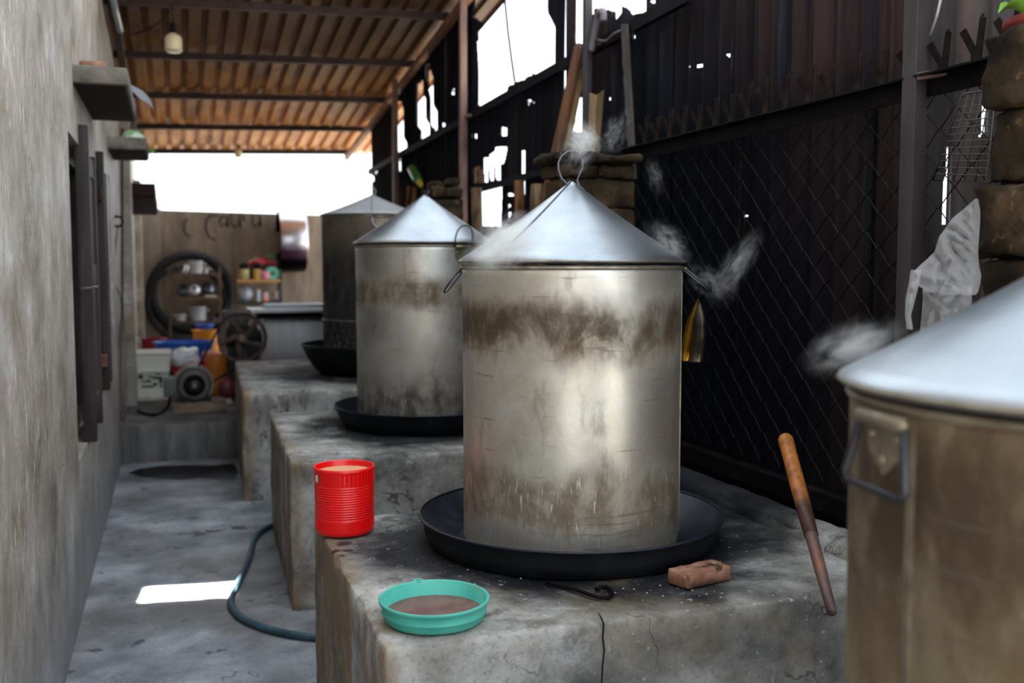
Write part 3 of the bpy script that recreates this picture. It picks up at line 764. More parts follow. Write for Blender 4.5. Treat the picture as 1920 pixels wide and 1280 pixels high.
def lid(label, cx, cy, r, zr, h, seam_a=None, gname='conical lids on the steamer pots', m=None):
    t = thing('pot_lid', label, 'lid', (cx,cy,zr), gname)
    R = r+.008
    prof = [(r-.012,zr+.0015),(R,zr+.001),(R+.002,zr+.006),(R,zr+.012)]
    for i in range(1, 15):
        k = i/14; rr = R*(1-k)+.006*k; prof.append((rr, zr+.012+(h-.012)*k - .006*math.sin(math.pi*k)))
    prof.append((.0005,zr+h+.001))
    b = MB(); b.lathe(prof,(cx,cy,0),128); b.build('cone', m or M_lid, t)
    b = MB(); b.torus((cx,cy,zr+.006),R+.001,.003,n=128,m=6); b.build('rim_band', M_rim, t)
    if seam_a is not None:
        o = Vector((math.cos(seam_a),math.sin(seam_a),0))
        b = MB(); b.tube([Vector((cx,cy,0))+o*(R*(1-k)+.006*k)+Vector((0,0,zr+.012+(h-.012)*k-.006*math.sin(math.pi*k)+.001)) for k in [i/10 for i in range(11)]], .0028, 6)
        b.build('seam', M_seam, t)
    return t
VA = lambda c: math.atan2(c[1],c[0])           # direction of sight over a pot
# pot 1
C1 = WOK1; R1 = .333; ZR1 = 1.505
P1 = pot('largest steaming pot, in sharp focus on the nearest full stove, brown stain band', C1[0], C1[1], R1, .666, ZR1, M_pot1)
va = VA(C1)
seam(P1, C1[0], C1[1], R1-.003, .682, ZR1, va-math.pi/2-.10, M_rim)
handle(P1, C1[0], C1[1], R1, ZR1-.012, va-math.pi/2+.02, .078, -.062, .085, .0032, False)
handle(P1, C1[0], C1[1], R1, ZR1-.018, va+math.pi/2-.04, .050, -.066, .10, .0032, False)
h_ = cyl_hit(975,500,C1[0],C1[1],R1); sa = math.atan2(h_.y-C1[1],h_.x-C1[0]) 
L1 = lid('pale conical lid with a big bent ring handle on the largest pot', C1[0], C1[1], R1, ZR1+.004, .247, sa-.25)
ap = onD(1071,345,3.02); b = MB(); path = []
A0, A1 = onD(1066,342,3.02), onD(1091,356,3.0)
for (u,v) in [(1063,345),(1053,335),(1047,318),(1047,304),(1054,291),(1066,284),(1078,284),(1088,291),(1093,303),(1092,316),(1086,328),(1082,338),(1086,350),(1095,357)]:
    path.append(onD(u,v,3.02))
vs = []; dirv = CF*.010
M_band = M_ringh
for p in path: vs += [p-dirv, p+dirv]
rim_n = []
for i, p in enumerate(path):
    d = (path[min(i+1,len(path)-1)]-path[max(i-1,0)]).normalized(); nn = d.cross(CF).normalized()*.0022; rim_n.append(nn)
vs = []
for p, nn in zip(path, rim_n): vs += [p-dirv-nn, p+dirv-nn, p+dirv+nn, p-dirv+nn]
fs = []
for i in range(len(path)-1):
    for j in range(4): fs.append((i*4+j, i*4+(j+1)%4, (i+1)*4+(j+1)%4, (i+1)*4+j))
b.add(vs, fs, True); b.build('ring_handle', M_band, L1)
q = MB(); q.rbox(ap+Vector((.014,-.02,-.042)),ap+Vector((.05,.02,-.012)),.006,.02); 
# pot 2
C2 = WOK2; R2 = .366; ZR2 = 1.612
P2 = pot('second pot, behind the largest one, one wire handle standing upright', C2[0], C2[1], R2, .667, ZR2, M_pot2)
h_ = cyl_hit(868,470,C2[0],C2[1],R2+.004); a2 = math.atan2(h_.y-C2[1],h_.x-C2[0])
handle(P2, C2[0], C2[1], R2, ZR2-.012, a2, .02, .105, .105, .0042, True, pw=.045)
L2 = lid('conical lid with a tiny wire loop on the second pot', C2[0], C2[1], R2, ZR2+.004, .262)
b = MB(); a_ = Vector((C2[0],C2[1],ZR2+.262)); b.tube([a_+Vector((-.022,-.02,-.022)),a_+Vector((.022,-.02,-.022)),a_+Vector((.004,-.012,.0)),a_+Vector((-.022,-.02,-.022))],.003,6); b.tube([a_+Vector((.004,-.012,-.004)),a_+Vector((.025,0,.028))],.003,6)
b.build('wire_loop', M_wireh, L2)
# pot 3
C3 = WOK3; R3 = .378; ZR3 = 1.873
P3 = pot('blackened pot at the far end of the row', C3[0], C3[1], R3, .712, ZR3, M_pot3)
b = MB(); b.torus((C3[0],C3[1],1.106),R3-.001,.006,n=96,m=6); b.build('body_band', M_rim, P3)
h_ = cyl_hit(712,420,C3[0],C3[1],R3+.002); a3 = math.atan2(h_.y-C3[1],h_.x-C3[0])
handle(P3, C3[0], C3[1], R3, ZR3-.012, a3, .02, -.08, .11, .004, True, pw=.05, m=plain('bright_bracket',(190,196,205),.3,.8))
L3 = lid('farthest conical lid, nearly white against the sky', C3[0], C3[1], R3, ZR3+.004, .163, a3-.15, m=M_lid_pale)
b = MB(); a_ = Vector((C3[0],C3[1],ZR3+.163)); b.tube([a_+Vector((.028*math.cos(t),0,.028+.032*math.sin(t))) for t in [(-.35+i*.19)*math.pi for i in range(9)]],.005,6); b.build('ring_handle', M_lid, L3)
# pot 4
C4 = POT4C; R4 = .340; ZR4 = 1.340
P4 = pot('blurred brown stained pot cropped at the right edge, nearest to the viewer', C4[0], C4[1], R4, .557, ZR4, M_pot4)
h_ = cyl_hit(1660,760,C4[0],C4[1],R4+.004); a4 = math.atan2(h_.y-C4[1],h_.x-C4[0])
handle(P4, C4[0], C4[1], R4, ZR4-.024, a4, .010, -.085, .118, .0052, True, trap=1, pw=.040, pk=.72, m=plain('dark_bail',(58,60,68),.4,.6))
h_ = cyl_hit(1707,900,C4[0],C4[1],R4); seam(P4, C4[0], C4[1], R4-.003, .575, ZR4, math.atan2(h_.y-C4[1],h_.x-C4[0]), M_rim)
L4 = lid('blurred pale conical lid on the cropped near pot', C4[0], C4[1], R4+.006, ZR4+.004, .22)

# ------------------------------------------------------------------ things on the near stove
ZT1 = .662
# red can
cc = Vector((.491,3.113,ZT1))
M_red = plain('red_plastic', (232,14,16), .28, 0, .9, 4, .02)
can = thing('red_can', 'bright red ribbed plastic can with pale liquid on the stove corner', 'can', cc)
b = MB(); H = .213; r = .094; prof = [(.001,.003),(r-.014,.002),(r-.006,.006),(r-.003,.014)]
def rr_(z): return r-.003+.003*z/H
zz = .018
while zz < .052: prof.append((rr_(zz),zz)); zz += .006
while zz < .160:
    prof.append((rr_(zz)-.0009+.0013*math.sin(2*math.pi*(zz-.052)/.0078),zz)); zz += .0013
prof += [(rr_(.165),.165),(rr_(.2),.2),(r+.002,.203),(r+.002,H),(r-.002,H+.001),(r-.005,H-.004),(r-.006,.10),(.001,.10)]
b.lathe([(a,z+cc.z) for a,z in prof],(cc.x,cc.y,0),72); b.build('body', M_red, can)
for z0,z1 in ((.020,.050),(.166,.198)):
    b = MB()
    for i in range(44):
        a = 2*math.pi*i/44; o_ = Vector((math.cos(a),math.sin(a),0)); b.bar(cc+o_*(rr_(z0)+.0002)+Vector((0,0,z0)),cc+o_*(rr_(z1)+.0002)+Vector((0,0,z1)),.004,.002,o_)
    o_ = b.build('rib_band', M_red, can)
b = MB(); b.disc((cc.x,cc.y,cc.z+H-.018),r-.006,40); b.build('liquid', plain('pale_liquid',(225,186,140),.25), can)
b = MB(); h_ = cyl_hit(594,900,cc.x,cc.y,r+.001); a = math.atan2(h_.y-cc.y,h_.x-cc.x)
def oncan(da,z): return Vector((cc.x+math.cos(a+da)*(r+.0012),cc.y+math.sin(a+da)*(r+.0012),cc.z+z))
b.add([oncan(-.16,.168),oncan(.16,.168),oncan(.16,.197),oncan(-.16,.197)],[(0,1,2,3)]); lb = b.build('paper_label', plain('label_grey',(110,108,96),.6), can)
b = MB()
for zc,rad in ((.1875,.0048),(.1775,.0058)):
    b.tube([oncan(math.cos(t)*rad*.9/r,zc+math.sin(t)*rad)+ (oncan(0,0)-cc).normalized()*.0004 for t in [i*2*math.pi/12 for i in range(12)]],.0014,5,closed=True)
b.build('printed_digit', plain('digit_white',(225,225,215),.6), lb)
# turquoise tray
tc = Vector((.569,2.268,ZT1)); M_tq = mat('turquoise_plastic', [(.3, L(60,160,146)), (.6, L(84,184,168)), (.8, L(104,190,174))], ns=7, rough=.45, bump=.05, layers=[('n',(1,1,1),16,.64,.7,L(120,150,136),.5)])
tray = thing('turquoise_tray', 'round turquoise plastic tray holding brown liquid', 'tray', tc)
R = .129; b = MB(); prof = [(.001,.002),(R-.014,.0),(R-.010,.004),(R-.006,.018),(R-.003,.020),(R-.003,.023),(R-.005,.025),(R-.001,.042),(R+.003,.044),(R+.004,.050),(R+.001,.052),(R-.004,.050),(R-.012,.012),(.001,.010)]
b.lathe([(a_,z+tc.z) for a_,z in prof],(tc.x,tc.y,0),80); b.build('body', M_tq, tray)
b = MB(); b.disc((tc.x,tc.y,tc.z+.016),R-.0108,56); b.build('liquid', mat('brown_liquid',[(.3,L(92,54,50)),(.6,L(128,84,80)),(.8,L(104,66,60))],ns=14,rough=.25,bump=.15), tray)
b = MB(); b.torus((tc.x-.008,tc.y+R+.006,tc.z+.050),.009,.003,n=16,m=6); b.build('hanging_loop', M_tq, tray)
# brick
A_, B_, C_ = onZ(1290,1107,ZT1), onZ(1253,1092,ZT1), onZ(1371,1087,ZT1)
ex = (C_-A_); lx = ex.length; ex.normalize(); ey = Vector((-ex.y,ex.x,0)); ly_ = (B_-A_).dot(ey)
mm = Matrix.Translation(A_) @ Matrix(((ex.x,ey.x,0,0),(ex.y,ey.y,0,0),(0,0,1,0),(0,0,0,1)))
b = MB(); b.rbox((0,0,0),(lx,max(ly_,.075),.040),.006,.018,.004,22,3,chip=1.0,mat=mm)
tag(b.build('brick', M_brick, origin=A_), 'single chipped red brick lying on the near stove', 'brick')
# iron hook
b = MB(); P = [onZ(u,v,ZT1+.008) for u,v in [(1024,1091),(1050,1097),(1080,1105),(1105,1114),(1125,1120),(1140,1120),(1147,1114),(1146,1106),(1138,1100),(1126,1100),(1118,1104)]]
b.tube(P,.0055,8); tag(b.build('iron_hook', M_iron, origin=P[5]), 'thin iron rod with a hooked end in front of the wok', 'hook')
# pan with a wooden stick: long poker
b = MB(); T0, T1 = onX(1472,820,1.78), onZ(1560,1148,ZT1+.012); d = T1-T0
stk = thing('fire_poker', 'wooden handled fire poker leaning right of the largest pot', 'poker', T1)
def lerp(k): return T0+d*k
ks = [0,.015,.05,.1,.3,.5,.62]
M_hand = mat('orange_wood_handle', [(.3, L(124,72,30)), (.55, L(176,110,52)), (.8, L(196,134,72))], scale=(6,6,.8), ns=6, rough=.45, bump=.1, layers=[('s',tuple(lerp(.62)-T1),.10,.22,L(40,34,34),.9,.1,9)])
b.tube([lerp(k) for k in ks],[.017,.0235,.0245,.023,.023,.022,.0195],10); b.build('handle', M_hand, stk)
b = MB(); b.tube([lerp(k) for k in (.58,.66,.8,.92,1)],[.0175,.017,.016,.014,.012],10); b.build('socket', mat('rusty_socket',[(.3,L(60,46,44)),(.55,L(104,88,84)),(.75,L(150,96,72))],ns=6,rough=.55,metal=.4), stk)
# ash and grit spread on the stove
b = MB(); rnd = random.Random(5)
spots = [(1040,1130,70,14),(960,1140,90,10),(1300,1110,60,8),(1000,1160,60,8),(1400,1075,60,10),(1500,1060,50,16),(840,1060,60,10),(900,1090,50,8),(1180,1105,60,6)]
for i in range(70):
    s = rnd.choice(spots); u = rnd.gauss(s[0],s[2]*.6); v = rnd.gauss(s[1],s[3])
    p = onZ(u,v,ZT1)
    if not (.46 < p.x < 1.95 and 2.16 < p.y < 3.2): continue
    k = rnd.choice([.001,.0013,.0016,.0022,.0036])
    b.add([p+Vector((-k,-k*.8,0)),p+Vector((k,-k,0)),p+Vector((k*.2,k,0)),p+Vector((0,0,k))],[(0,1,3),(1,2,3),(2,0,3),(0,2,1)])
tag(b.build('ash_grit', plain('ash_white',(150,152,156),.95)), 'white ash crumbs strewn on the near stove top', 'ash', None, 'stuff')
# water hose on the floor
ctrl = [onZ(u,v,.016) for u,v in [(516,982),(500,990),(486,999),(476,1014),(469,1040),(460,1065),(447,1090),(436,1112),(433,1132),(442,1148),(462,1163),(500,1178),(545,1189),(584,1194),(640,1198)]]
def smoothp(c, n=5):
    c = [Vector(x) for x in c]; out = []
    for i in range(len(c)-1):
        p0,p1,p2,p3 = c[max(i-1,0)],c[i],c[i+1],c[min(i+2,len(c)-1)]
        for k in range(n):
            t = k/n; out.append(.5*((2*p1)+(p2-p0)*t+(2*p0-5*p1+4*p2-p3)*t*t+(3*p1-p0-3*p2+p3)*t**3))
    out.append(c[-1]); return out
b = MB(); P = smoothp(ctrl); P = [p for p in P if not (p.x > .40 and p.y > 5.9)]
b.tube(P,.0155,10); tag(b.build('water_hose', mat('blue_black_hose',[(.3,L(30,44,54)),(.6,L(56,84,96)),(.8,L(90,120,126))],ns=6,rough=.4), origin=P[20]), 'dark bluish water hose curling on the floor', 'hose')

# ------------------------------------------------------------------ things along the right wall
def plank(name, label, cat, a, b_, w, t, m, up=(1,0,0), group=None):
    q = MB(); q.bar(a, b_, t, w, up); return tag(q.build(name, m, origin=b_), label, cat, group)
def px(u, v, X): return onX(u, v, X)
def foot(a, b_, z): return a + (b_-a)*((z-a.z)/(b_.z-a.z))
plank('leaning_plank', 'dark brown plank leaning left of the dark post behind the largest pot', 'plank', px(1087,86,1.99), foot(px(1087,86,1.99),px(1040,300,1.93),.01), .11, .02, M_wood, (0,1,0), 'planks against the right wall')
plank('leaning_plank', 'pale thin plank edge leaning beside the dark brown plank', 'plank', px(1091,130,2.01), foot(px(1091,130,2.01),px(1056,300,1.96),.01), .035, .03, M_tan, (0,1,0), 'planks against the right wall')
q = MB()
a = [px(1105,173,1.95), px(1119,178,1.90), px(1132,168,1.95)]; c_ = [foot(p_,px(u_,300,x_),.01) for p_,u_,x_ in zip(a,(1104,1114,1122),(1.95,1.90,1.95))]
f0 = a + c_; f1 = [p+Vector((.004,.004,0)) for p in f0]
q.add(f0+f1,[(0,1,4,3),(1,2,5,4),(6,9,10,7),(7,10,11,8),(0,6,7,1),(1,7,8,2),(3,4,10,9),(4,5,11,10),(0,3,9,6),(2,8,11,5)])
tag(q.build('folded_sheet', M_tan, origin=c_[0]), 'folded tan sheet of metal standing right of the dark post', 'sheet')
q = MB(); P = smoothp([px(u,v,1.99) for u,v in [(1132,40),(1131,24),(1126,21),(1121,30),(1117,48),(1113,70),(1109,96)]],4)
q.tube(P,.017,8); tag(q.build('bent_pipe', plain('grey_bent_pipe',(120,116,124),.5,.3), origin=P[-1]), 'bent grey pipe hooked over the torn sheet by the dark post', 'pipe')
q = MB(); P = smoothp([px(u,v,2.0) for u,v in [(1107,73),(1124,76),(1138,77),(1150,66),(1166,58)]],3); q.tube(P,.009,6)
tag(q.build('iron_bar', M_post_dark, origin=P[0]), 'thin grey iron bar sticking out right of the dark post', 'bar')
# torn upright strip of sheet iron at the end of the fence
q = MB(); Ls, Rs = [], []
for i in range(26):
    v = 45 + (335-45)*i/25
    ul = 1164 + (1179-1164)*i/25 + 3.0*mnoise.noise((i*.7,3,1)); ur = 1174+(1190-1174)*i/25
    Ls.append(px(ul,v,2.0)); Rs.append(px(ur,v,2.0))
n = len(Ls); off = Vector((.012,0,0)); vs = Ls+Rs+[p+off for p in Ls]+[p+off for p in Rs]
fs = []
for i in range(n-1): fs += [(i,i+1,n+i+1,n+i),(2*n+i,3*n+i,3*n+i+1,2*n+i+1),(i,2*n+i,2*n+i+1,i+1),(n+i,n+i+1,3*n+i+1,3*n+i)]
q.add(vs,fs); tag(q.build('iron_strip', M_sheet_grey, origin=Ls[-1]), 'torn upright grey brown iron strip where the fence ends', 'strip')
q = MB()
for k in range(5):
    u0 = 1112+k*9; P = [px(u0+rnd.uniform(-4,4),v,2.075) for v in (44,30,18+rnd.uniform(-4,6))]
# logs and sticks
def log(name, label, u, v0, v1, X, r, m, lean=0, grp=None):
    q = MB(); a, b_ = px(u+lean,v0,X), px(u,v1,X)
    if v1 > 400: b_ = Vector((b_.x,b_.y,.01))
    P = [b_+(a-b_)*k/8+Vector((.01*mnoise.noise((k*.9,u,1)),.01*mnoise.noise((k*.9,u,5)),0)) for k in range(9)]
    q.tube(P,[r*(1+.12*mnoise.noise((k*1.3,u,2))) for k in range(9)],10); return tag(q.build(name, m, origin=b_), label, 'log', grp)
log('upright_log','grey bark log standing right of the rusty post',893,352,470,1.94,.038,M_bark,1,'logs against the right wall')
log('upright_log','orange brown charred log standing by the bright gap left of the stone chimney',974,338,470,1.94,.030,M_logorange,0,'logs against the right wall')
log('upright_log','dark charred log close left of the stone chimney',1004,345,440,1.90,.040,M_bark,4,'logs against the right wall')
for i,(u,v0) in enumerate([(891,314),(898,312),(904,318)]):
    log('stub_stick',['short burnt stick on the lower rail, leftmost of three','short burnt stick on the lower rail, middle of three','short burnt stick on the lower rail, rightmost of three'][i],u,v0,344,2.0,.011,M_logorange if i==1 else M_bark,0,'burnt sticks on the rail')
for i,(u0,v0,u1,v1,lab) in enumerate([(754,354,748,400,'reddish stick leaning near the farthest pot, leftmost of three'),(766,348,762,392,'brown stick leaning near the farthest pot, middle of three'),(778,350,772,388,'yellowish stick leaning near the farthest pot, rightmost of three')]):
    q = MB(); q.tube([onX(u0,v0,1.88),foot(onX(u0,v0,1.88),onX(u1,v1+40,1.86),.01)],.018,8); tag(q.build('leaning_stick', [M_purlin,M_logorange,M_wood][i], origin=onX(u1,v1+40,1.84)), lab, 'stick', 'sticks behind the second pot')
# green bottle
gb = thing('green_bottle', 'green bottle with a yellow cap tilted by the far sheets', 'bottle', onX(791,348,1.9))
a, b_ = onX(772,314,1.9), onX(787,343,1.9); d = b_-a
q = MB(); q.tube([a,a+d*.04,a+d*.5,a+d*.8,a+d*.95],[.016,.038,.040,.038,.026],14); q.build('body', plain('bottle_green',(54,110,50),.3), gb)
q = MB(); q.tube([a+d*.95,a+d*1.0,a+d*1.2],[.028,.026,.016],12); q.build('cap', plain('cap_yellow',(190,170,40),.4), gb)
# gold foil pouch on the fence
gp = thing('golden_pouch', 'glossy golden foil pouch hanging on the black fence right of the largest pot', 'pouch', onX(1302,680,1.94))
M_gold = mat('gold_foil', [(.3, L(120,84,26)), (.6, L(214,160,52)), (.8, L(150,120,80))], ns=9, rough=.25, metal=.85, bump=.3)
def lobe(pts, m, th=.022):
    q = MB(); vs = []; n = len(pts); K = 12
    for (uc, v, hw) in pts:
        c0 = onX(uc,v,1.94); h = (onX(uc+hw,v,1.94)-onX(uc-hw,v,1.94)).length/2; d = (onX(uc-1,v,1.94)-onX(uc+1,v,1.94)).normalized()
        for j in range(K):
            a = 2*math.pi*j/K; vs.append(c0 + d*h*math.cos(a) + Vector((-1,0,0))*min(th,h*.7)*math.sin(a))
    fs = [(i*K+j,i*K+(j+1)%K,(i+1)*K+(j+1)%K,(i+1)*K+j) for i in range(n-1) for j in range(K)] + [tuple(range(K)), tuple((n-1)*K+j for j in range(K))[::-1]]
    q.add(vs,fs,True); return q.build('foil_lobe', m, gp)
lobe([(1309,560,1.2),(1307,570,2.5),(1303,585,4),(1298,600,6.5),(1294,625,7.5),(1289,655,7),(1285,676,7)], M_gold)
lobe([(1311,562,1.2),(1311,575,3.5),(1312,600,8),(1311,630,9),(1308,660,8),(1305,678,8)], mat('dark_gold_foil',[(.3,L(50,44,44)),(.6,L(110,96,84)),(.8,L(170,140,90))],ns=9,rough=.3,metal=.7,bump=.3))

# crumpled clear plastic bag caught on the chimney
def film(name, color, alpha, rough=.35, trans=.55):
    t = NT(name); f = t.noise((1,1,1),7,3,.5,1.2); t.set(color, rough, 0, .6); t.bump(t.noise((1.6,1.6,.5),9,3,.5,2.0),.35,.012)
    tr = t.n('BsdfTranslucent'); tr.inputs[0].default_value = (*color,1)
    tp = t.n('BsdfTransparent'); m1 = t.n('MixShader'); m2 = t.n('MixShader'); m1.inputs[0].default_value = trans*.6
    t.l(t.b.outputs[0], m1.inputs[1]); t.l(tr.outputs[0], m1.inputs[2])
    t.l(t.rng(f,.3,.7,alpha-.04,alpha+.04), m2.inputs[0]); t.l(tp.outputs[0], m2.inputs[1]); t.l(m1.outputs[0], m2.inputs[2]); t.l(m2.outputs[0], t.out.inputs[0])
    return t.m
M_film = film('clear_film', (.62,.62,.64), .62, .35, .95)
bag = thing('plastic_bag', 'crumpled clear plastic bag caught on the near stone chimney', 'bag', onD(1770,615,2.21))
def sheet_from_rows(rows, D, amp, seed, name, nx=40):
    q = MB(); ny = len(rows)*7; vs = []
    def row(t):
        k = t*(len(rows)-1); i = min(int(k), len(rows)-2); f = k-i
        return [rows[i][j]*(1-f)+rows[i+1][j]*f for j in range(3)]
    for j in range(ny+1):
        v, u0, u1 = row(j/ny)
        for i in range(nx+1):
            s = i/nx; u = u0+(u1-u0)*s; b_ = math.sin(math.pi*s)
            n = mnoise.noise((u*.022+seed,v*.012,seed)); n2 = abs(mnoise.noise((u*.045+v*.018,v*.022,seed+4))); n3 = abs(mnoise.noise((u*.03-v*.03,v*.02,seed+9)))
            vs.append(onD(u+4*n*b_, v+4*n2, D - .05*b_*(.6+n3) + amp*(n+1.4*n2-.9*n3)*(.3+b_)))
    w = nx+1; fs = [(j*w+i,j*w+i+1,(j+1)*w+i+1,(j+1)*w+i) for j in range(ny) for i in range(nx)]
    q.add(vs, fs, True); return q.build(name, M_film, bag)
sheet_from_rows([(372,1829,1834),(392,1806,1838),(410,1784,1838),(440,1762,1836),(470,1752,1834),(500,1722,1836),(514,1708,1840),(530,1712,1838),(546,1740,1834),(552,1770,1830)], 2.21, .022, 1, 'film')
sheet_from_rows([(505,1708,1728),(530,1704,1724),(560,1698,1716),(590,1697,1708),(616,1700,1712)], 2.19, .012, 4, 'film_strip', 6)
sheet_from_rows([(535,1730,1822),(560,1730,1822),(590,1728,1820),(625,1724,1815)], 2.25, .022, 7, 'film')

# ------------------------------------------------------------------ things on the ledges, bulbs
A_ = onX(178,137,-.36); ex = Vector((.30,1,0)).normalized()
b = MB(); b.rbox((-.395,5.05,2.405),(-.285,5.26,2.448),.006,.03,.004,18,5,chip=1); 
tag(b.build('ledge_brick', M_brick, origin=(-.34,5.15,2.405)), 'red brick lying on the ledge over the near window', 'brick')
# bent sheet of metal lying beyond the brick, its end curling down past the ledge
b = MB(); vs = []; n = 10; Yc = 6.0
cur = [(240,157),(250,161),(258,165),(267,170),(275,177),(281,185),(285,193),(287,203)]; low = [(240,166),(250,172),(258,180),(266,187),(274,192),(281,198),(285,202),(287.5,205)]
for (a,c) in zip(cur,low):
    p = onY(*a,Yc); p2 = onY(*c,Yc-.10); vs += [p+Vector((0,.20,0)), p, p2]
vs2 = [Vector(v)+Vector((0,0,-.004)) for v in vs]; N = len(vs); fs = []
for i in range(len(cur)-1):
    for j in range(2): fs += [(i*3+j,i*3+j+1,(i+1)*3+j+1,(i+1)*3+j),(N+i*3+j,N+(i+1)*3+j,N+(i+1)*3+j+1,N+i*3+j+1)]
b.add(vs+vs2,fs,True)
tag(b.build('bent_metal_sheet', plain('dull_tin',(150,152,156),.4,.5), origin=vs[1]), 'curved grey tin sheet jutting past the end of the near ledge', 'sheet')
bp = Vector((-.262,7.80,2.402)); bowl = thing('upturned_bowl', 'upturned white and green bowl on the small ledge', 'bowl', bp)
b = MB(); R = .092; b.lathe([(R,0),(R-.004,.02),(R-.022,.055),(R-.045,.075),(.03,.082),(.001,.083)],bp,40)
b.build('body', mat('white_green_bowl',[(.42,L(226,236,226)),(.5,L(120,190,80)),(.6,L(226,236,226))],ns=5,detail=2,rough=.3,bump=0), bowl)
b = MB(); b.torus((bp.x,bp.y,bp.z+.006),R,.006,n=40,m=6); b.build('rim', plain('bowl_rim',(215,215,208),.3), bowl)
leaf([onY(270,278,8.3),onY(276,280,8.3),onY(284,284,8.25),onY(292,290,8.2)], .02, plain('bright_leaf',(160,220,90),.4), 'hanging_leaf', 'bright green leaf poking out behind the small ledge')
def bulb(label, u, v, Y, r, h, yp):
    p = onY(u,v,Y); t = thing('light_bulb', label, 'bulb', p, 'bulbs hanging from the roof')
    b = MB(); prof = [(.001,-h*.5),(r*.8,-h*.5),(r*.98,-h*.42),(r,-h*.35),(r,h*.18),(r*.85,h*.30),(r*.5,h*.40),(r*.32,h*.45)]
    b.lathe(prof,p,32); b.build('globe', M_bulb, t)
    b = MB(); b.torus((p.x,p.y,p.z-h*.38),r*.99,r*.06,n=32,m=6); b.build('collar', plain('bulb_collar',(205,190,160),.4), t)
    b = MB(); b.lathe([(r*.34,h*.42),(r*.36,h*.5),(r*.36,h*.9),(r*.2,h*1.0),(.001,h*1.0)],p,20); b.build('socket', M_black, t)
    b = MB(); zt_ = roof_z(p.x,yp)-.05; b.tube([p+Vector((0,0,h*.98)),p+Vector((0,(yp-Y)*.5,(zt_-p.z)*.6)),Vector((p.x,yp,zt_))],.004,6); b.build('cord', M_black, t)
    return t
M_bulb = plain('cream_bulb', (214,196,156), .3)
bulb('cream light bulb hanging under the near end of the roof', 325, 79, 7.4, .058, .135, 7.56)
bulb('small light bulb hanging at the far edge of the roof', 447, 287, 11.9, .04, .10, 12.3)
b = MB(); P = [on_roof(u,v,.965) for u,v in [(243,66),(270,58),(298,42),(318,20),(322,8)]]
b.tube(smoothp(P,3),.005,6); tag(b.build('loose_cable', M_black, origin=P[0]), 'loose black cable sagging below the roof left of the near bulb', 'cable')

# ------------------------------------------------------------------ small things on the left wall
p = onX(215,415,-.425); hk = thing('wall_hook', 'dark ring hook with a hanging wire on the far left wall', 'hook', p)
b = MB(); b.torus((p.x+.02,p.y,p.z),.038,.010,axis='y',n=20,m=6); b.build('ring', M_iron, hk)
b = MB(); b.tube(smoothp([p+Vector((.02,0,-.04)),onY(216,470,8.1),onY(217,530,8.15),onY(227,560,8.2),onY(228,600,8.25)],4),.004,5); b.build('wire', M_iron, hk)
b = MB(); P = smoothp([onY(230,598,8.28),onY(226,640,8.22),onY(223,700,8.15),onY(225,750,8.12),onY(232,788,8.10)],5)
b.tube(P,.016,8); tag(b.build('bent_rod', plain('brown_rod',(88,66,58),.6), origin=P[-1]), 'brown bent rod leaning on the wall at the end step', 'rod')

# ------------------------------------------------------------------ far end: buckets, basins, motor, wheel, rack
ZS = .287
def sqbucket(label, x, y, z, w, d, h):
    t = thing('white_bucket', label, 'bucket', (x,y,z))
    b = MB(); n = 8
    prof = [(.80,0),(.82,.01),(.95,h*.80),(.985,h*.80),(.985,h*.815),(.955,h*.815),(.955,h*.865),(1.0,h*.865),(1.0,h*.88),(.965,h*.88),(.965,h*.94),(1.03,h*.94),(1.03,h),(.98,h),(.95,h*.6)]
    def ring(k, zz):
        pts = []; r = .028
        for sx, sy, a0 in ((1,1,0),(-1,1,math.pi/2),(-1,-1,math.pi),(1,-1,1.5*math.pi)):
            for i in range(5):
                a = a0+i*math.pi/8; pts.append((x+k*(sx*(w/2-r)+r*math.cos(a)), y+k*(sy*(d/2-r)+r*math.sin(a)), z+zz))
        return pts
    vs = []
    for k, zz in prof: vs += ring(k,zz)
    m = 20; fs = [(i*m+j,i*m+(j+1)%m,(i+1)*m+(j+1)%m,(i+1)*m+j) for i in range(len(prof)-1) for j in range(m)]+[tuple(range(m))[::-1]]
    b.add(vs,fs,True); b.build('body', mat('cream_plastic',[(.3,L(232,229,214)),(.7,L(248,247,238))],ns=5,rough=.45,bump=.05,layers=[('z',.06,.0,L(150,130,80),.7,.1,8)]), t)
    b = MB(); b.box(x-w*.385,x+w*.385,y-d*.385,y+d*.385,z+h*.62,z+h*.63); b.build('contents', plain('pale_contents',(220,220,214),.8), t)
    # smeared black print
    b = MB(); yy = y-d/2*.872
    for (ax,az,bw,bh) in [(-.28,.50,.10,.08),(-.20,.40,.22,.035),(-.05,.50,.10,.03),(.05,.47,.16,.05),(.12,.55,.12,.03),(-.22,.30,.30,.04),(.06,.34,.10,.06),(.20,.42,.08,.14),(.22,.30,.06,.05),(-.08,.42,.06,.05)]:
        kk = .82+.13*az/.8; y2 = y-d/2*kk-.0015
        b.box(x+ax*w,x+(ax+bw)*w,y2-.001,y2+.004,z+az*h-bh*h*.5,z+az*h+bh*h*.5)
    b.build('smeared_print', plain('print_black',(52,50,46),.8), t); return t
YB1 = 9.5; sx = pxm(YB1); c0 = onY(283.5,755,YB1)
sqbucket('stacked square cream buckets with smeared black print beside the motor', c0.x, YB1+.15, ZS, 76*sx, .32, onY(283,659,YB1).z-ZS)
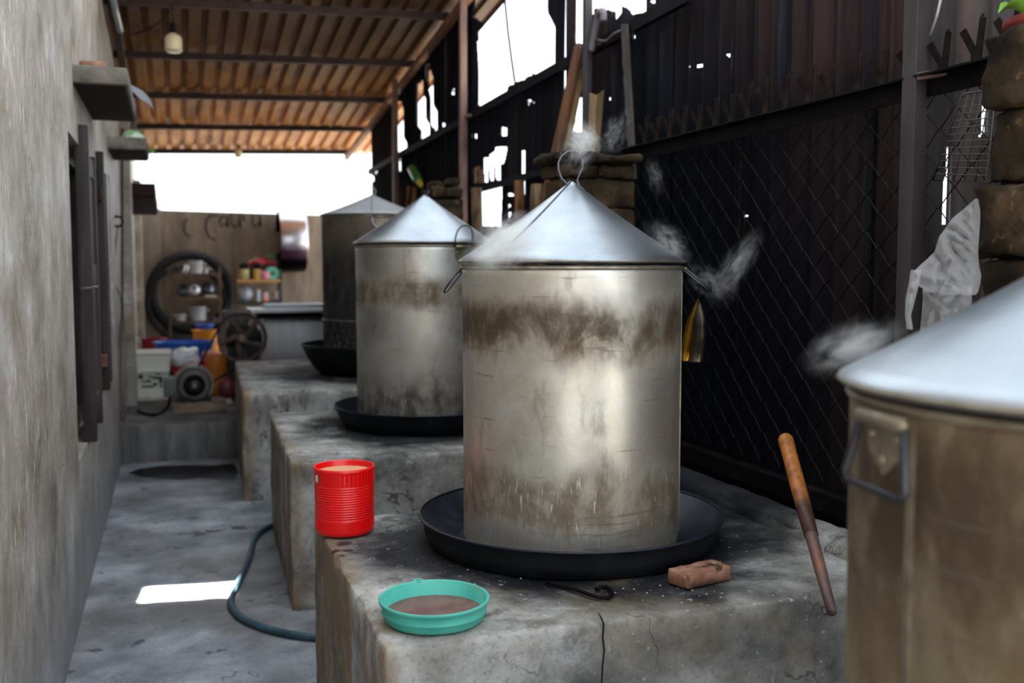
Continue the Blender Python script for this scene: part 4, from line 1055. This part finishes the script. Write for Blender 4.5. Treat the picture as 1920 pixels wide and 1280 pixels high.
def basin(name, label, cat, u0, u1, vt, Y, zb, m, taper=.78, lip=.012, sq=.8, grp=None, content=None):
    a, b_ = onY(u0,vt,Y), onY(u1,vt,Y); cx = (a.x+b_.x)/2; R = (b_.x-a.x)/2; zt_ = a.z
    t = thing(name, label, cat, (cx,Y,zb), grp); b = MB()
    prof = [(.001,zb),(R*taper,zb),(R*taper+.01,zb+.01),(R-.004,zt_-.02),(R-.002,zt_-.008),(R+lip,zt_-.010),(R+lip,zt_-.002),(R-.006,zt_),(R-.012,zt_-.02),(R*taper,zb+.02),(.001,zb+.02)]
    b.lathe(prof,(cx,Y,0),40); b.v = [(x,Y+(y-Y)*sq,z) for x,y,z in b.v]; b.build('body', m, t)
    b = MB(); b.torus((cx,Y,zt_-.005),R+lip*.5,.007,n=40,m=6,sq=sq); b.build('rim', m, t)
    return t, cx, R, zt_
M_blue = plain('blue_plastic',(44,106,206),.35); M_redd = plain('dark_red_plastic',(150,28,40),.4); M_or = plain('orange_plastic',(240,150,20),.4)
basin('red_basin','bright red basin under the clear bag beside the buckets','basin',320,388,676,9.95,ZS,plain('basin_red',(226,22,34),.35),.62)
basin('blue_basin','wide blue basin behind the red one','basin',288,402,641,10.75,.50,M_blue,.8)
basin('maroon_tub','dark red tub edge showing left of the blue basin','tub',264,312,634,11.3,ZS,M_redd,.85)
basin('orange_bucket','tall orange bucket below the metal rack','bucket',361,411,619,11.6,ZS,M_or,.82,sq=1)
basin('crate_stand','dark tub under the blue basin','tub',300,392,676,10.78,ZS,plain('grey_tub',(52,50,54),.8),.9)
basin('blue_bowl','blue bowl resting on the orange bucket','bowl',366,400,608,11.6,onY(380,617,11.6).z,M_blue,.7,sq=1)
# clear bag heap in the red basin
b = MB(); cb = onY(350,676,9.85)
b.rbox((cb.x-.13,9.80,cb.z-.05),(cb.x+.11,10.08,cb.z+.11),.05,.03,.03,14,3)
tag(b.build('clear_bag', plain('white_film',(226,230,236),.3), origin=(cb.x,9.9,cb.z-.05)), 'heap of clear plastic bag lying in the bright red basin', 'bag')
b = MB(); cb2 = onY(392,668,10.2); b.rbox((cb2.x-.07,10.15,ZS),(cb2.x+.07,10.32,cb2.z+.05),.04,.03,.02,14,8)
tag(b.build('pink_bag', plain('pink_film',(224,96,120),.35), origin=(cb2.x,10.2,cb2.z-.06)), 'small pink and white bag behind the red basin', 'bag')
# motor on a wooden base
bs = MB(); a, b_ = onZ(322,782,ZS), onZ(436,781,ZS)
bs.rbox((a.x,8.62,ZS),(.384,8.98,ZS+.085),.006,.08,.003,9,2)
tag(bs.build('wooden_base', mat('grey_brown_wood',[(.3,L(84,70,58)),(.7,L(140,120,102))],scale=(1,4,4),ns=5,rough=.8), origin=(.15,8.8,ZS)), 'thick wooden base board under the electric motor', 'board')
YM = 8.66; mc = onY(364,722,YM); RM = 37*pxm(YM); motor = thing('electric_motor', 'grey finned electric motor with a belt pulley on the wooden base', 'motor', (mc.x,YM+.1,ZS+.085))
M_motor = mat('motor_grey',[(.3,L(120,116,110)),(.7,L(176,170,160))],ns=7,rough=.45,metal=.5); M_motd = plain('motor_dark',(48,46,46),.5,.4)
b = MB(); b.lathe([(.001,.02),(RM*.90,.02),(RM*.92,.28),(.001,.28)],(mc.x,YM,mc.z),48,axis='y'); b.build('body', M_motd, motor)
b = MB()
for i in range(40):
    a = 2*math.pi*i/40; o_ = Vector((math.cos(a),0,math.sin(a))); b.bar(mc+o_*RM*.96+Vector((0,.03,0)),mc+o_*RM*.96+Vector((0,.27,0)),.008,RM*.12,o_)
b.build('cooling_fins', M_motor, motor)
b = MB(); b.lathe([(RM*.86,.03),(RM*.88,.0),(RM*.84,-.02),(RM*.6,-.035),(RM*.45,-.02),(.001,-.02)],(mc.x,YM,mc.z),48,axis='y'); b.build('end_cover', mat('cover_grey',[(.3,L(70,68,66)),(.7,L(104,100,96))],ns=7,rough=.5,metal=.3), motor)
b = MB(); b.lathe([(.001,-.036),(RM*.5,-.036),(RM*.55,-.045),(RM*.58,-.03)],(mc.x,YM,mc.z),40,axis='y'); b.build('belt_guard', M_black, motor)
b = MB(); b.lathe([(.001,-.10),(RM*.30,-.10),(RM*.32,-.095),(RM*.2,-.075),(RM*.32,-.055),(RM*.30,-.03),(.001,-.03)],(mc.x,YM,mc.z),32,axis='y'); pu = b.build('pulley', M_motd, motor)
b = MB(); b.lathe([(.001,-.118),(RM*.12,-.115),(RM*.12,-.10)],(mc.x,YM,mc.z),20,axis='y'); b.build('shaft_end', M_rim, pu)
b = MB(); c_ = onY(317,727,YM); b.rbox((c_.x-.045,YM+.04,c_.z-.08),(c_.x+.05,YM+.16,c_.z+.08),.008,.05); b.build('terminal_box', plain('grey_green_box',(84,92,88),.5), motor)
for s in (-1,1):
    b = MB(); b.rbox((mc.x+s*RM*.62-.04,YM+.03,ZS+.086),(mc.x+s*RM*.62+.04,YM+.25,mc.z-RM*.55),.006,.06); b.build('foot', M_motd, motor)
b = MB(); b.tube(smoothp([onY(318,745,8.72),onY(316,760,8.7),onZ(305,772,ZS+.015),onZ(290,777,ZS+.015),onZ(272,775,ZS+.015),onZ(258,769,ZS+.015)],5),.012,8)
tag(b.build('power_cable', M_black, origin=(onZ(290,777,ZS+.015))), 'black cable looping from the motor along the step', 'cable')
b = MB(); c_ = onY(329,742,8.75); b.rbox((c_.x-.03,9.08,ZS),(c_.x+.03,9.16,ZS+.10),.02,.02,.01,20,4); tag(b.build('pink_rag', plain('rag_pink',(190,150,170),.9), origin=(c_.x,9.1,ZS)), 'small pinkish rag beside the motor foot', 'rag')
# flywheel
YW = 9.3; wc = onY(453,634,YW); RW = 47*pxm(YW); fw = thing('flywheel', 'rusty spoked flywheel driven by the motor belt', 'wheel', (wc.x,YW,ZS))
M_fly = mat('flywheel_iron',[(.3,L(52,40,40)),(.7,L(104,82,80))],ns=8,rough=.6,metal=.3)
b = MB(); b.lathe([(RW*.90,-.03),(RW,-.03),(RW*1.01,0),(RW,.03),(RW*.90,.03),(RW*.90,-.03)],wc,56,axis='y',smooth=False); b.build('rim', M_fly, fw)
for i in range(5):
    b = MB(); a0 = i*2*math.pi/5+.3; vs = []
    for k in range(7):
        t = k/6; rr = RW*(.14+.78*t); a = a0+.55*math.sin(t*1.8); w = .030*(1-.25*t)
        o_ = Vector((math.cos(a),0,math.sin(a))); tn = Vector((-o_.z,0,o_.x)); p = wc+o_*rr
        for s1_,s2_ in ((-1,-1),(1,-1),(1,1),(-1,1)): vs.append(p+tn*w*s1_+Vector((0,.018*s2_,0)))
    b.add(vs,[(k*4+j,k*4+(j+1)%4,(k+1)*4+(j+1)%4,(k+1)*4+j) for k in range(6) for j in range(4)],True); b.build('spoke', M_fly, fw)
b = MB(); b.lathe([(.001,-.07),(RW*.15,-.07),(RW*.17,-.06),(RW*.17,.05),(.001,.05)],wc,28,axis='y'); b.build('hub', mat('hub_iron',[(.3,L(96,70,68)),(.7,L(140,108,104))],ns=9,rough=.5), fw)
b = MB(); b.bar((wc.x,YW+.10,ZS),(wc.x,YW+.10,wc.z+.04),.09,.07,(0,1,0)); b.build('stand', M_motd, fw)
b = MB(); b.lathe([(.001,.03),(.03,.03),(.03,.22),(.001,.22)],wc,16,axis='y'); b.build('axle', M_motd, fw)
# machine body behind the wheel
q = MB(); q.lathe([(.001,-.16),(.10,-.16),(.13,-.1),(.13,.12),(.08,.17),(.001,.17)],(wc.x+.04,YW+.42,wc.z-.02),28,axis='x')
mach = thing('grinding_machine','dark cast machine body behind the flywheel','machine',(wc.x+.04,YW+.42,ZS)); q.build('housing', M_motd, mach)
q = MB(); q.box(wc.x-.10,wc.x+.18,YW+.30,YW+.54,ZS,wc.z-.1); q.build('base', M_motd, mach)
q = MB(); q.lathe([(.09,0),(.14,.13),(.143,.135),(.09,.01)],(wc.x+.0,YW+.42,wc.z+.10),24); q.build('hopper', plain('dull_metal',(150,150,150),.4,.6), mach)
# belt
b = MB(); pr = RM*.26; mcb = mc+Vector((0,-.065,0)); wcb = Vector((wc.x,YW,wc.z)); wcb2 = wcb
d = Vector((wcb.x-mcb.x,0,wcb.z-mcb.z)); L_ = d.length; ang = math.atan2(d.z,d.x); off = math.acos(max(-1,min(1,(pr-RW*1.02)/L_)))
path = []
for i in range(15):
    a = ang+off + (2*math.pi-2*off)*i/14; path.append(Vector((mcb.x+pr*math.cos(a), mcb.y, mcb.z+pr*math.sin(a))))
for i in range(25):
    a = ang-off + 2*off*i/24; path.append(Vector((wcb.x+RW*1.02*math.cos(a), YW, wcb.z+RW*1.02*math.sin(a))))
b.tube(path,.010,6,closed=True); tag(b.build('drive_belt', M_black, origin=mcb), 'black drive belt running from the motor pulley to the flywheel', 'belt')
# steel vat
YV = 10.4; a, b_ = onY(499,600,YV), onY(640,600,YV); zt_ = onY(499,590,YV).z; zb_ = onY(499,686,YV).z; rv = (zt_-zb_)/2+.03; zc = zt_-rv+.03
M_steel = mat('brushed_steel',[(.3,L(206,212,222)),(.7,L(234,240,246))],scale=(6,.3,.3),ns=6,rough=.38,metal=.0,bump=.04)
vat = thing('steel_vat','long horizontal brushed steel vat with an open lid flap behind the third stove','vat',((a.x+b_.x)/2,YV+rv,ZS))
b = MB(); b.lathe([(.001,a.x),(rv,a.x),(rv,b_.x),(.001,b_.x)],(0,YV+rv,zc),48,axis='x',smooth=True); b.build('drum_body', M_steel, vat)
b = MB(); p0, p1 = onY(485,590,YV-.02), onY(640,590,YV-.02); b.box(p0.x,p1.x,YV-.02,YV+.35,onY(485,598,YV).z,onY(485,586,YV).z); b.build('dark_frame', M_black, vat)
b = MB(); p0 = onY(468,582,YV-.06); b.box(p0.x,p1.x,YV-.08,YV+.6,onY(485,585.5,YV).z,onY(485,580,YV).z); b.build('lid', plain('frosty_steel',(206,212,218),.4,.4), vat)
b = MB(); p0 = onY(500,575,YV); b.box(p0.x,p1.x,YV+.15,YV+.5,onY(485,579.5,YV).z,onY(485,572,YV).z); b.build('lid_flange', plain('frosty_steel_b',(190,198,206),.4,.4), vat)
for x in (a.x+.08, b_.x-.08):
    for y_ in (YV+.12, YV+2*rv-.12):
        b = MB(); b.box(x-.025,x+.025,y_-.025,y_+.025,ZS,zc-rv*.5); b.build('leg', M_motd, vat)
# shiny drum on the back wall
YD = 12.8; a, b_ = onY(527,460,YD), onY(574,460,YD); zc = onY(550,452,YD).z; rd = (onY(550,400,YD).z-onY(550,517,YD).z)/2
dr = thing('metal_drum','short shiny metal drum mounted high on the back wall','drum',((a.x+b_.x)/2,YD,zc-rd))
b = MB(); b.lathe([(rd*1.0,a.x-.02),(rd*1.02,a.x),(rd*1.0,b_.x-.02),(rd*.98,b_.x),(rd*.7,b_.x+.01),(.001,b_.x+.01)],(0,YD+.15,zc),64,axis='x'); b.build('shell', mat('shiny_sheet',[(.3,L(190,186,196)),(.7,L(214,212,220))],ns=3,rough=.28,metal=.9,bump=.1,layers=[('z',.38,.26,L(84,26,58),.9,.12,2),('z',.22,.14,BK,1,.06,2)]), dr)
b = MB(); b.lathe([(rd*.97,a.x-.018),(rd*.93,a.x+.1),(.001,a.x+.1)],(0,YD+.15,zc),48,axis='x'); b.build('inside', M_black, dr)
b = MB(); b.bar((b_.x,YD+.2,zc-.05),(b_.x+.02,13.31,zc-.05),.05,.05); b.build('bracket', M_black, dr)
# black hoop behind the rack
p = onY(358,548,13.1); hp = 73*pxm(13.1)
b = MB(); b.torus((p.x,13.18,p.z),hp,.062,axis='y',n=56,m=10); tag(b.build('rubber_hoop', plain('black_rubber',(16,16,20),.7), origin=(p.x,13.18,p.z-hp)), 'large black rubber hoop hanging on the back wall behind the rack', 'hoop')
b = MB(); b.torus((p.x-.05,13.05,p.z-.14),hp*.98,.03,axis='y',n=56,m=10); tag(b.build('rubber_hoop', plain('black_rubber_b',(14,15,19),.7), origin=(p.x-.05,13.1,p.z-hp)), 'second thinner black hoop, slightly lower, behind the rack', 'hoop')
# metal rack with pans
YR = 12.55; sR = pxm(YR); x0, x1 = onY(318,560,YR).x, onY(414,560,YR).x
rack = thing('metal_rack','rusty four-legged rack with three shelves of aluminium pans','rack',((x0+x1)/2,YR+.15,ZS))
M_rust = mat('rust_angle_iron',[(.3,L(66,50,42)),(.7,L(112,88,74))],ns=8,rough=.7)
ztop = onY(316,500,YR).z
for x in (x0,x1):
    for y_ in (YR,YR+.32):
        b = MB(); b.box(x-.012,x+.012,y_-.012,y_+.012,ZS,ztop); b.build('leg', M_rust, rack)
shz = [onY(350,v,YR).z for v in (515,560,604)]
for z in shz:
    b = MB(); b.box(x0,x1,YR-.01,YR+.34,z-.012,z+.012); b.build('shelf', M_rust, rack)
M_alu = mat('pan_aluminium',[(.3,L(200,203,208)),(.7,L(232,234,238))],ns=7,rough=.25,metal=.45,bump=.05)
M_alud = mat('dark_pan_metal',[(.3,L(70,76,84)),(.7,L(120,126,134))],ns=7,rough=.3,metal=.8,bump=.05)
def pan(name, label, u0, u1, vt, sh, m, y=YR+.12, lidk=False, grp='pans on the metal rack'):
    a, b_ = onY(u0,vt,y-.05), onY(u1,vt,y-.05); cx = (a.x+b_.x)/2; R = (b_.x-a.x)/2; z = shz[sh]+.0125; h = max(a.z-z,.04)
    t = thing(name, label, 'pan' if not lidk else 'lid', (cx,y,z), grp); b = MB()
    b.lathe([(.001,z),(R*.92,z),(R*.96,z+.01),(R*.97,z+h-.006),(R*1.04,z+h-.004),(R*1.04,z+h),(R*.94,z+h),(R*.92,z+.02),(.001,z+.02)],(cx,y,0),32); b.build('body', m, t)
    for s in (-1,1):
        b = MB(); zz = z+h*.75; b.tube([(cx+s*R*.97,y-.03,zz),(cx+s*(R+.03),y-.025,zz),(cx+s*(R+.03),y+.025,zz),(cx+s*R*.97,y+.03,zz)],.006,6); b.build('handle', m, t)
    return t
pan('aluminium_pan','bright tall aluminium pan on the top rack shelf',353,381,489,0,M_alu)
pan('aluminium_pan','small brownish pan at the left end of the top rack shelf',322,335,500,0,M_alud)
pan('aluminium_pan','small pale pan right of the tall one on the top rack shelf',382,390,501,0,M_alu)
pan('aluminium_pan','bright pan in the middle of the lowest rack shelf',356,387,575,2,M_alu)
pan('aluminium_pan','low pale pan at the left of the lowest rack shelf',329,349,588,2,M_alu)
pan('aluminium_pan','small crumpled looking pan at the right of the lowest rack shelf',391,405,595,2,M_alud)
def panlid(label, u, v, r, tilt, m, y=YR+.14, sh=1):
    p = onY(u,v,y); R = r*sR; t = thing('pan_lid', label, 'lid', (p.x,y,shz[sh]+.013), 'lids on the middle rack shelf')
    b = MB(); b.lathe([(R,0),(R*.98,.012),(R*.7,.035),(R*.3,.048),(.001,.05)],(0,0,0),32); mm = Matrix.Translation(p) @ Matrix.Rotation(tilt,4,'Y') @ Matrix.Rotation(math.radians(72),4,'X')
    b.v = [tuple(mm @ Vector(v_)) for v_ in b.v]; b.build('dome', m, t)
    k = MB(); k.lathe([(.018,.05),(.02,.07),(.001,.075)],(0,0,0),16); k.v = [tuple(mm @ Vector(v_)) for v_ in k.v]; k.build('knob', M_motd, t)
panlid('dark large round lid at the left of the middle shelf',343,544,13,.1,M_alud)
panlid('bright round lid in the middle of the middle shelf',365,543,11,0,M_alu,YR+.08)
panlid('dark bluish lid leaning at the right of the middle shelf',390,541,13,.6,M_alud,YR+.16)
b = MB(); z = shz[1]+.0125; a, b_ = onY(384,560,YR), onY(406,560,YR); b.rbox((a.x,YR+.0,z),(b_.x,YR+.05,z+.03),.012,.03,.004,18,2); tag(b.build('white_rag', plain('rag_white',(190,180,172),.9), origin=(a.x,YR,z)), 'small pale rag lying on the front of the middle shelf', 'rag')
b = MB()
for i,(du) in enumerate((343,349)):
    a, b_ = onY(du,512,YR+.02), onY(du+5,498,YR+.05); q = MB(); q.tube([a,b_],.012,8); tag(q.build('metal_cup', M_alu, origin=a), ['slim silver cup leaning on the top shelf, left of two','slim silver cup leaning on the top shelf, right of two'][i], 'cup', 'cups on the top rack shelf')
# second shelf unit
YS = 12.75; x0, x1 = onY(445,540,YS).x, onY(526,540,YS).x
su = thing('wall_shelf','narrow two-tier shelf of jars and odds and ends right of the rack','shelf',((x0+x1)/2,YS+.15,ZS))
for x in (x0,x1):
    for y_ in (YS,YS+.28):
        b = MB(); b.box(x-.014,x+.014,y_-.014,y_+.014,ZS,onY(450,505,YS).z); b.build('leg', M_rust if x==x0 else M_motd, su)
zA, zB = onY(450,526,YS).z, onY(450,568,YS).z
M_ply = plain('orange_board',(186,136,72),.7)
for z,m in ((zA,M_ply),(zB,M_motd)):
    b = MB(); b.box(x0,x1,YS-.02,YS+.30,z-.02,z+.012); b.build('shelf', m, su)
zA += .013; zB += .013
def jar(label, u0, u1, vt, m, z, capm=None, cat='jar', name='food_jar', y=YS+.06):
    a, b_ = onY(u0,vt,y), onY(u1,vt,y); cx = (a.x+b_.x)/2; R = (b_.x-a.x)/2
    t = thing(name, label, cat, (cx,y,z)); b = MB(); h = a.z-z; b.lathe([(.001,z),(R*.95,z),(R,z+.01),(R,z+h*.9),(R*.85,z+h),(.001,z+h)],(cx,y,0),24); b.build('body', m, t)
    if capm: b = MB(); b.lathe([(R*.9,z+h),(R*.92,z+h+.05),(R*.5,z+h+.08),(.001,z+h+.08)],(cx,y,0),20); b.build('cap', capm, t)
    return t
jar('yellowish jar with black cap, leftmost on the upper shelf', 448,467,504,mat('label_tan',[(.4,L(190,176,120)),(.6,L(120,120,80))],ns=14,rough=.5),zA,M_black)
jar('tan jar second from left on the upper shelf', 474,490,504,plain('label_yellow',(190,150,80),.5),zA,M_black)
jar('small white bottle between the jars and the pink pouch', 490,495,508,plain('white_plastic',(214,214,224),.4),zA,None,'bottle','small_bottle',YS+.02)
jar('dark bottle with a shiny lid behind the jars', 468,474,500,M_motd,zA,plain('shiny',(200,200,205),.2,.8),'bottle','small_bottle',YS+.16)
b = MB(); c_ = onY(510,513,YS+.04); b.torus((c_.x,YS+.04,c_.z),.055,.032,axis='y',n=28,m=10); tag(b.build('green_tape_roll', plain('mint_green',(96,190,166),.4), origin=(c_.x,YS+.04,zA)), 'mint green ring standing on the upper shelf', 'ring')
b = MB(); c_ = onY(499,518,YS); b.rbox((c_.x-.05,YS-.02,zA),(c_.x+.04,YS+.05,zA+.10),.03,.03,.01,18,5); tag(b.build('pink_pouch', plain('pink',(224,130,160),.5), origin=(c_.x,YS,zA)), 'pink pouch lying in front of the mint green ring', 'pouch')
b = MB(); c_ = onY(522,518,YS+.05); b.rbox((c_.x-.03,YS+.02,zA),(c_.x+.03,YS+.08,zA+.07),.02,.03,.006,18,5); tag(b.build('cream_box', plain('cream',(210,196,168),.6), origin=(c_.x,YS,zA)), 'small cream box at the right end of the upper shelf', 'box')
rf = thing('red_flowers','bunch of red paper flowers with green leaves above the jars','flowers',(onY(496,520,YS+.15).x,YS+.15,zA)); M_fl = plain('flower_red',(170,24,34),.7); M_fp = plain('flower_pink',(206,70,90),.7)
for i,(u,v,r) in enumerate([(475,494,.05),(484,500,.05),(490,492,.05),(496,486,.045),(503,494,.05),(511,496,.05),(498,503,.05),(506,503,.045),(482,490,.04)]):
    c_ = onY(u,v,YS+.14+.03*(i%2)); b = MB(); b.rbox(c_-Vector((r,r*.6,r*.8)),c_+Vector((r,r*.6,r*.8)),r*.6,.02,.02,24,i); b.build('flower', M_fp if i%3==2 else M_fl, rf)
for (u,v) in [(478,486),(504,480),(508,484)]:
    c_ = onY(u,v,YS+.16); b = MB(); b.add([c_+Vector((-.05,0,-.02)),c_+Vector((0,0,.03)),c_+Vector((.05,0,.02)),c_+Vector((0,.01,-.02))],[(0,1,2,3)]); b.build('leaf', plain('leafy',(110,160,80),.6), rf)
b = MB(); b.bar((onY(497,500,YS).x,YS+.16,zA),(onY(497,500,YS).x,YS+.16,onY(497,496,YS).z),.14,.10); b.build('vase', M_motd, rf)
q = MB(); c_ = onY(460,547,YS+.08); R = 16*pxm(YS); q.lathe([(R,0),(R*.97,.015),(R*.6,.05),(.001,.06)],(0,0,0),32); mm = Matrix.Translation(Vector((c_.x,YS+.10,zB+R*.97))) @ Matrix.Rotation(math.radians(78),4,'X'); q.v = [tuple(mm @ Vector(v_)) for v_ in q.v]
tag(q.build('round_dish', plain('grey_dish',(160,166,176),.4,.2), origin=(c_.x,YS,zB)), 'round grey dish standing on the lower shelf right of the rack', 'dish')
jar('pale plastic bottle lying left of the orange one on the lower shelf',479,488,543,plain('pale_bottle',(170,180,190),.35),zB,None,'bottle','plastic_bottle',YS+.05)
jar('clear bottle with an orange base on the lower shelf',490,503,548,mat('orange_clear',[(.4,L(160,170,176)),(.6,L(226,110,60))],ns=3,rough=.35),zB,None,'bottle','plastic_bottle')
b = MB(); c_ = onY(518,550,YS+.05); b.rbox((c_.x-.055,YS,zB),(c_.x+.06,YS+.1,zB+.13),.045,.02,.02,20,9); tag(b.build('garlic_bunch', mat('garlic',[(.35,L(110,104,104)),(.65,L(196,188,184))],ns=20,rough=.8,bump=.6), origin=(c_.x,YS,zB)), 'pale lumpy bunch at the right end of the lower shelf', 'bunch')
# odds and ends beside the motor
b = MB(); c_ = onY(409,735,9.6); b.lathe([(.001,ZS),(.09,ZS),(.105,onY(409,668,9.6).z),(.1,onY(409,664,9.6).z),(.001,onY(409,664,9.6).z)],(c_.x,9.75,0),28); tag(b.build('orange_pail', plain('orange_pail',(214,128,50),.45), origin=(c_.x,9.75,ZS)), 'smaller orange pail on the step right of the motor', 'pail')
b = MB(); c_ = onY(427,730,9.3); b.lathe([(.001,ZS),(.07,ZS),(.075,c_.z+.05),(.03,c_.z+.10),(.001,c_.z+.10)],(c_.x,9.4,0),24); tag(b.build('maroon_jug', plain('maroon_jug',(110,50,56),.4), origin=(c_.x,9.4,ZS)), 'dark maroon jug on the step behind the motor', 'jug')
b = MB(); c_ = onY(430,700,9.15); b.rbox((c_.x-.05,9.1,c_.z-.05),(c_.x+.07,9.2,c_.z+.04),.035,.03,.01,14,2)
b = MB(); a, b_ = onY(396,757,9.05), onY(436,757,9.05); b.rbox((a.x,9.05,ZS),(b_.x,9.25,ZS+.035),.006,.06); tag(b.build('grey_slab', plain('slab_grey',(180,182,186),.5), origin=(a.x,9.1,ZS)), 'pale flat slab on the step right of the motor', 'slab')

# ------------------------------------------------------------------ bright floor patch: an added narrow-beam lamp above the yard stands in for sun
tgt = Vector((.03,4.75,0)); sdir = Vector((.05,.42,.9)).normalized()
sp = bpy.data.lights.new('floor_patch_lamp','AREA'); so = bpy.data.objects.new('floor_patch_lamp', sp); COL.objects.link(so)
so.location = tgt + sdir*4.6; so.rotation_euler = (-sdir).to_track_quat('-Z','Y').to_euler()
sp.shape = 'RECTANGLE'; sp.size = .42; sp.size_y = .20; sp.spread = math.radians(.5); sp.energy = 5; sp.color = (1,.97,.9)

# ------------------------------------------------------------------ steam
def steam_mat(name, dens, ns, seed, lo=.46):
    t = NT(name); t.t.nodes.remove(t.b)
    v = t.n('VolumePrincipled'); v.inputs['Color'].default_value = (.995,.998,1,1); v.inputs['Anisotropy'].default_value = .2
    nl = t.n('VectorMath', operation='LENGTH'); t.l(t.co, nl.inputs[0])
    fall = t.rng(nl.outputs['Value'], 1.0, .0)
    n1 = t.noise((1,1,1), ns, 4, .55, 1.5, (seed,seed*.7,seed*1.3))
    d = t.math('MULTIPLY', t.rng(t.math('ADD', n1, t.math('MULTIPLY', t.math('SUBTRACT', fall, .5), .16)), lo, lo+.20), fall)
    t.l(t.math('MULTIPLY', d, dens), v.inputs['Density']); t.l(v.outputs[0], t.out.inputs['Volume'])
    return t.m
import bmesh
def ico():
    me = bpy.data.meshes.new('steam'); b = bmesh.new(); bmesh.ops.create_icosphere(b, subdivisions=3, radius=1.0); b.to_mesh(me); b.free(); return me
def steam(label, u0, v0, u1, v1, D, rw, rd, dens, ns, seed, lo=.46):
    a, b_ = onD(u0,v0,D), onD(u1,v1,D); me = ico(); me.materials.append(steam_mat('steam_%d' % seed, dens, ns, seed, lo))
    o = bpy.data.objects.new('steam_wisp', me); COL.objects.link(o); o.location = (a+b_)/2
    ax = (b_-a); ln = ax.length/2; ax.normalize(); dp = (CF - ax*CF.dot(ax)).normalized(); sd = ax.cross(dp)
    o.rotation_euler = Matrix((sd, dp, ax)).transposed().to_euler(); o.scale = (rw, rd, ln)
    o['_o'] = (0,0,0); tag(o, label, 'steam', 'steam rising from the pots', 'stuff'); return o
steam('steam curling round the ring handle of the largest lid', 1064,335,1110,215, 3.0, .07,.05, 34, 1.9, 3, .42)
steam('wide steam puff above the ring handle', 1015,248,1172,272, 3.02, .06,.05, 28, 2.4, 4, .46)
steam('thin steam curl right of the ring handle against the dark sheets', 1125,310,1188,185, 3.05, .06,.04, 20, 2.6, 5, .49)
steam('steam spilling over the left rim of the largest pot', 850,498,1050,412, 2.66, .085,.06, 55, 1.8, 6, .38)
steam('steam drifting down the upper front of the largest pot', 985,520,1300,605, 2.50, .12,.05, 14, 1.9, 7, .42)
steam('steam puff at the right shoulder of the largest lid', 1195,412,1310,500, 2.95, .065,.06, 15, 2.3, 8, .45)
steam('tall curl of steam in front of the black fence', 1335,575,1432,415, 3.05, .058,.05, 18, 2.0, 9, .43)
steam('faint steam between the largest pot and the fence', 1260,490,1405,570, 3.05, .075,.05, 9, 2.4, 10, .45)
steam('blurred bluish steam at the left rim of the cropped near pot', 1495,700,1705,603, 1.52, .05,.06, 17, 1.7, 11, .40)
steam('small wisp of steam high against the dark fence', 1210,280,1248,380, 3.1, .04,.03, 12, 2.6, 12, .48)
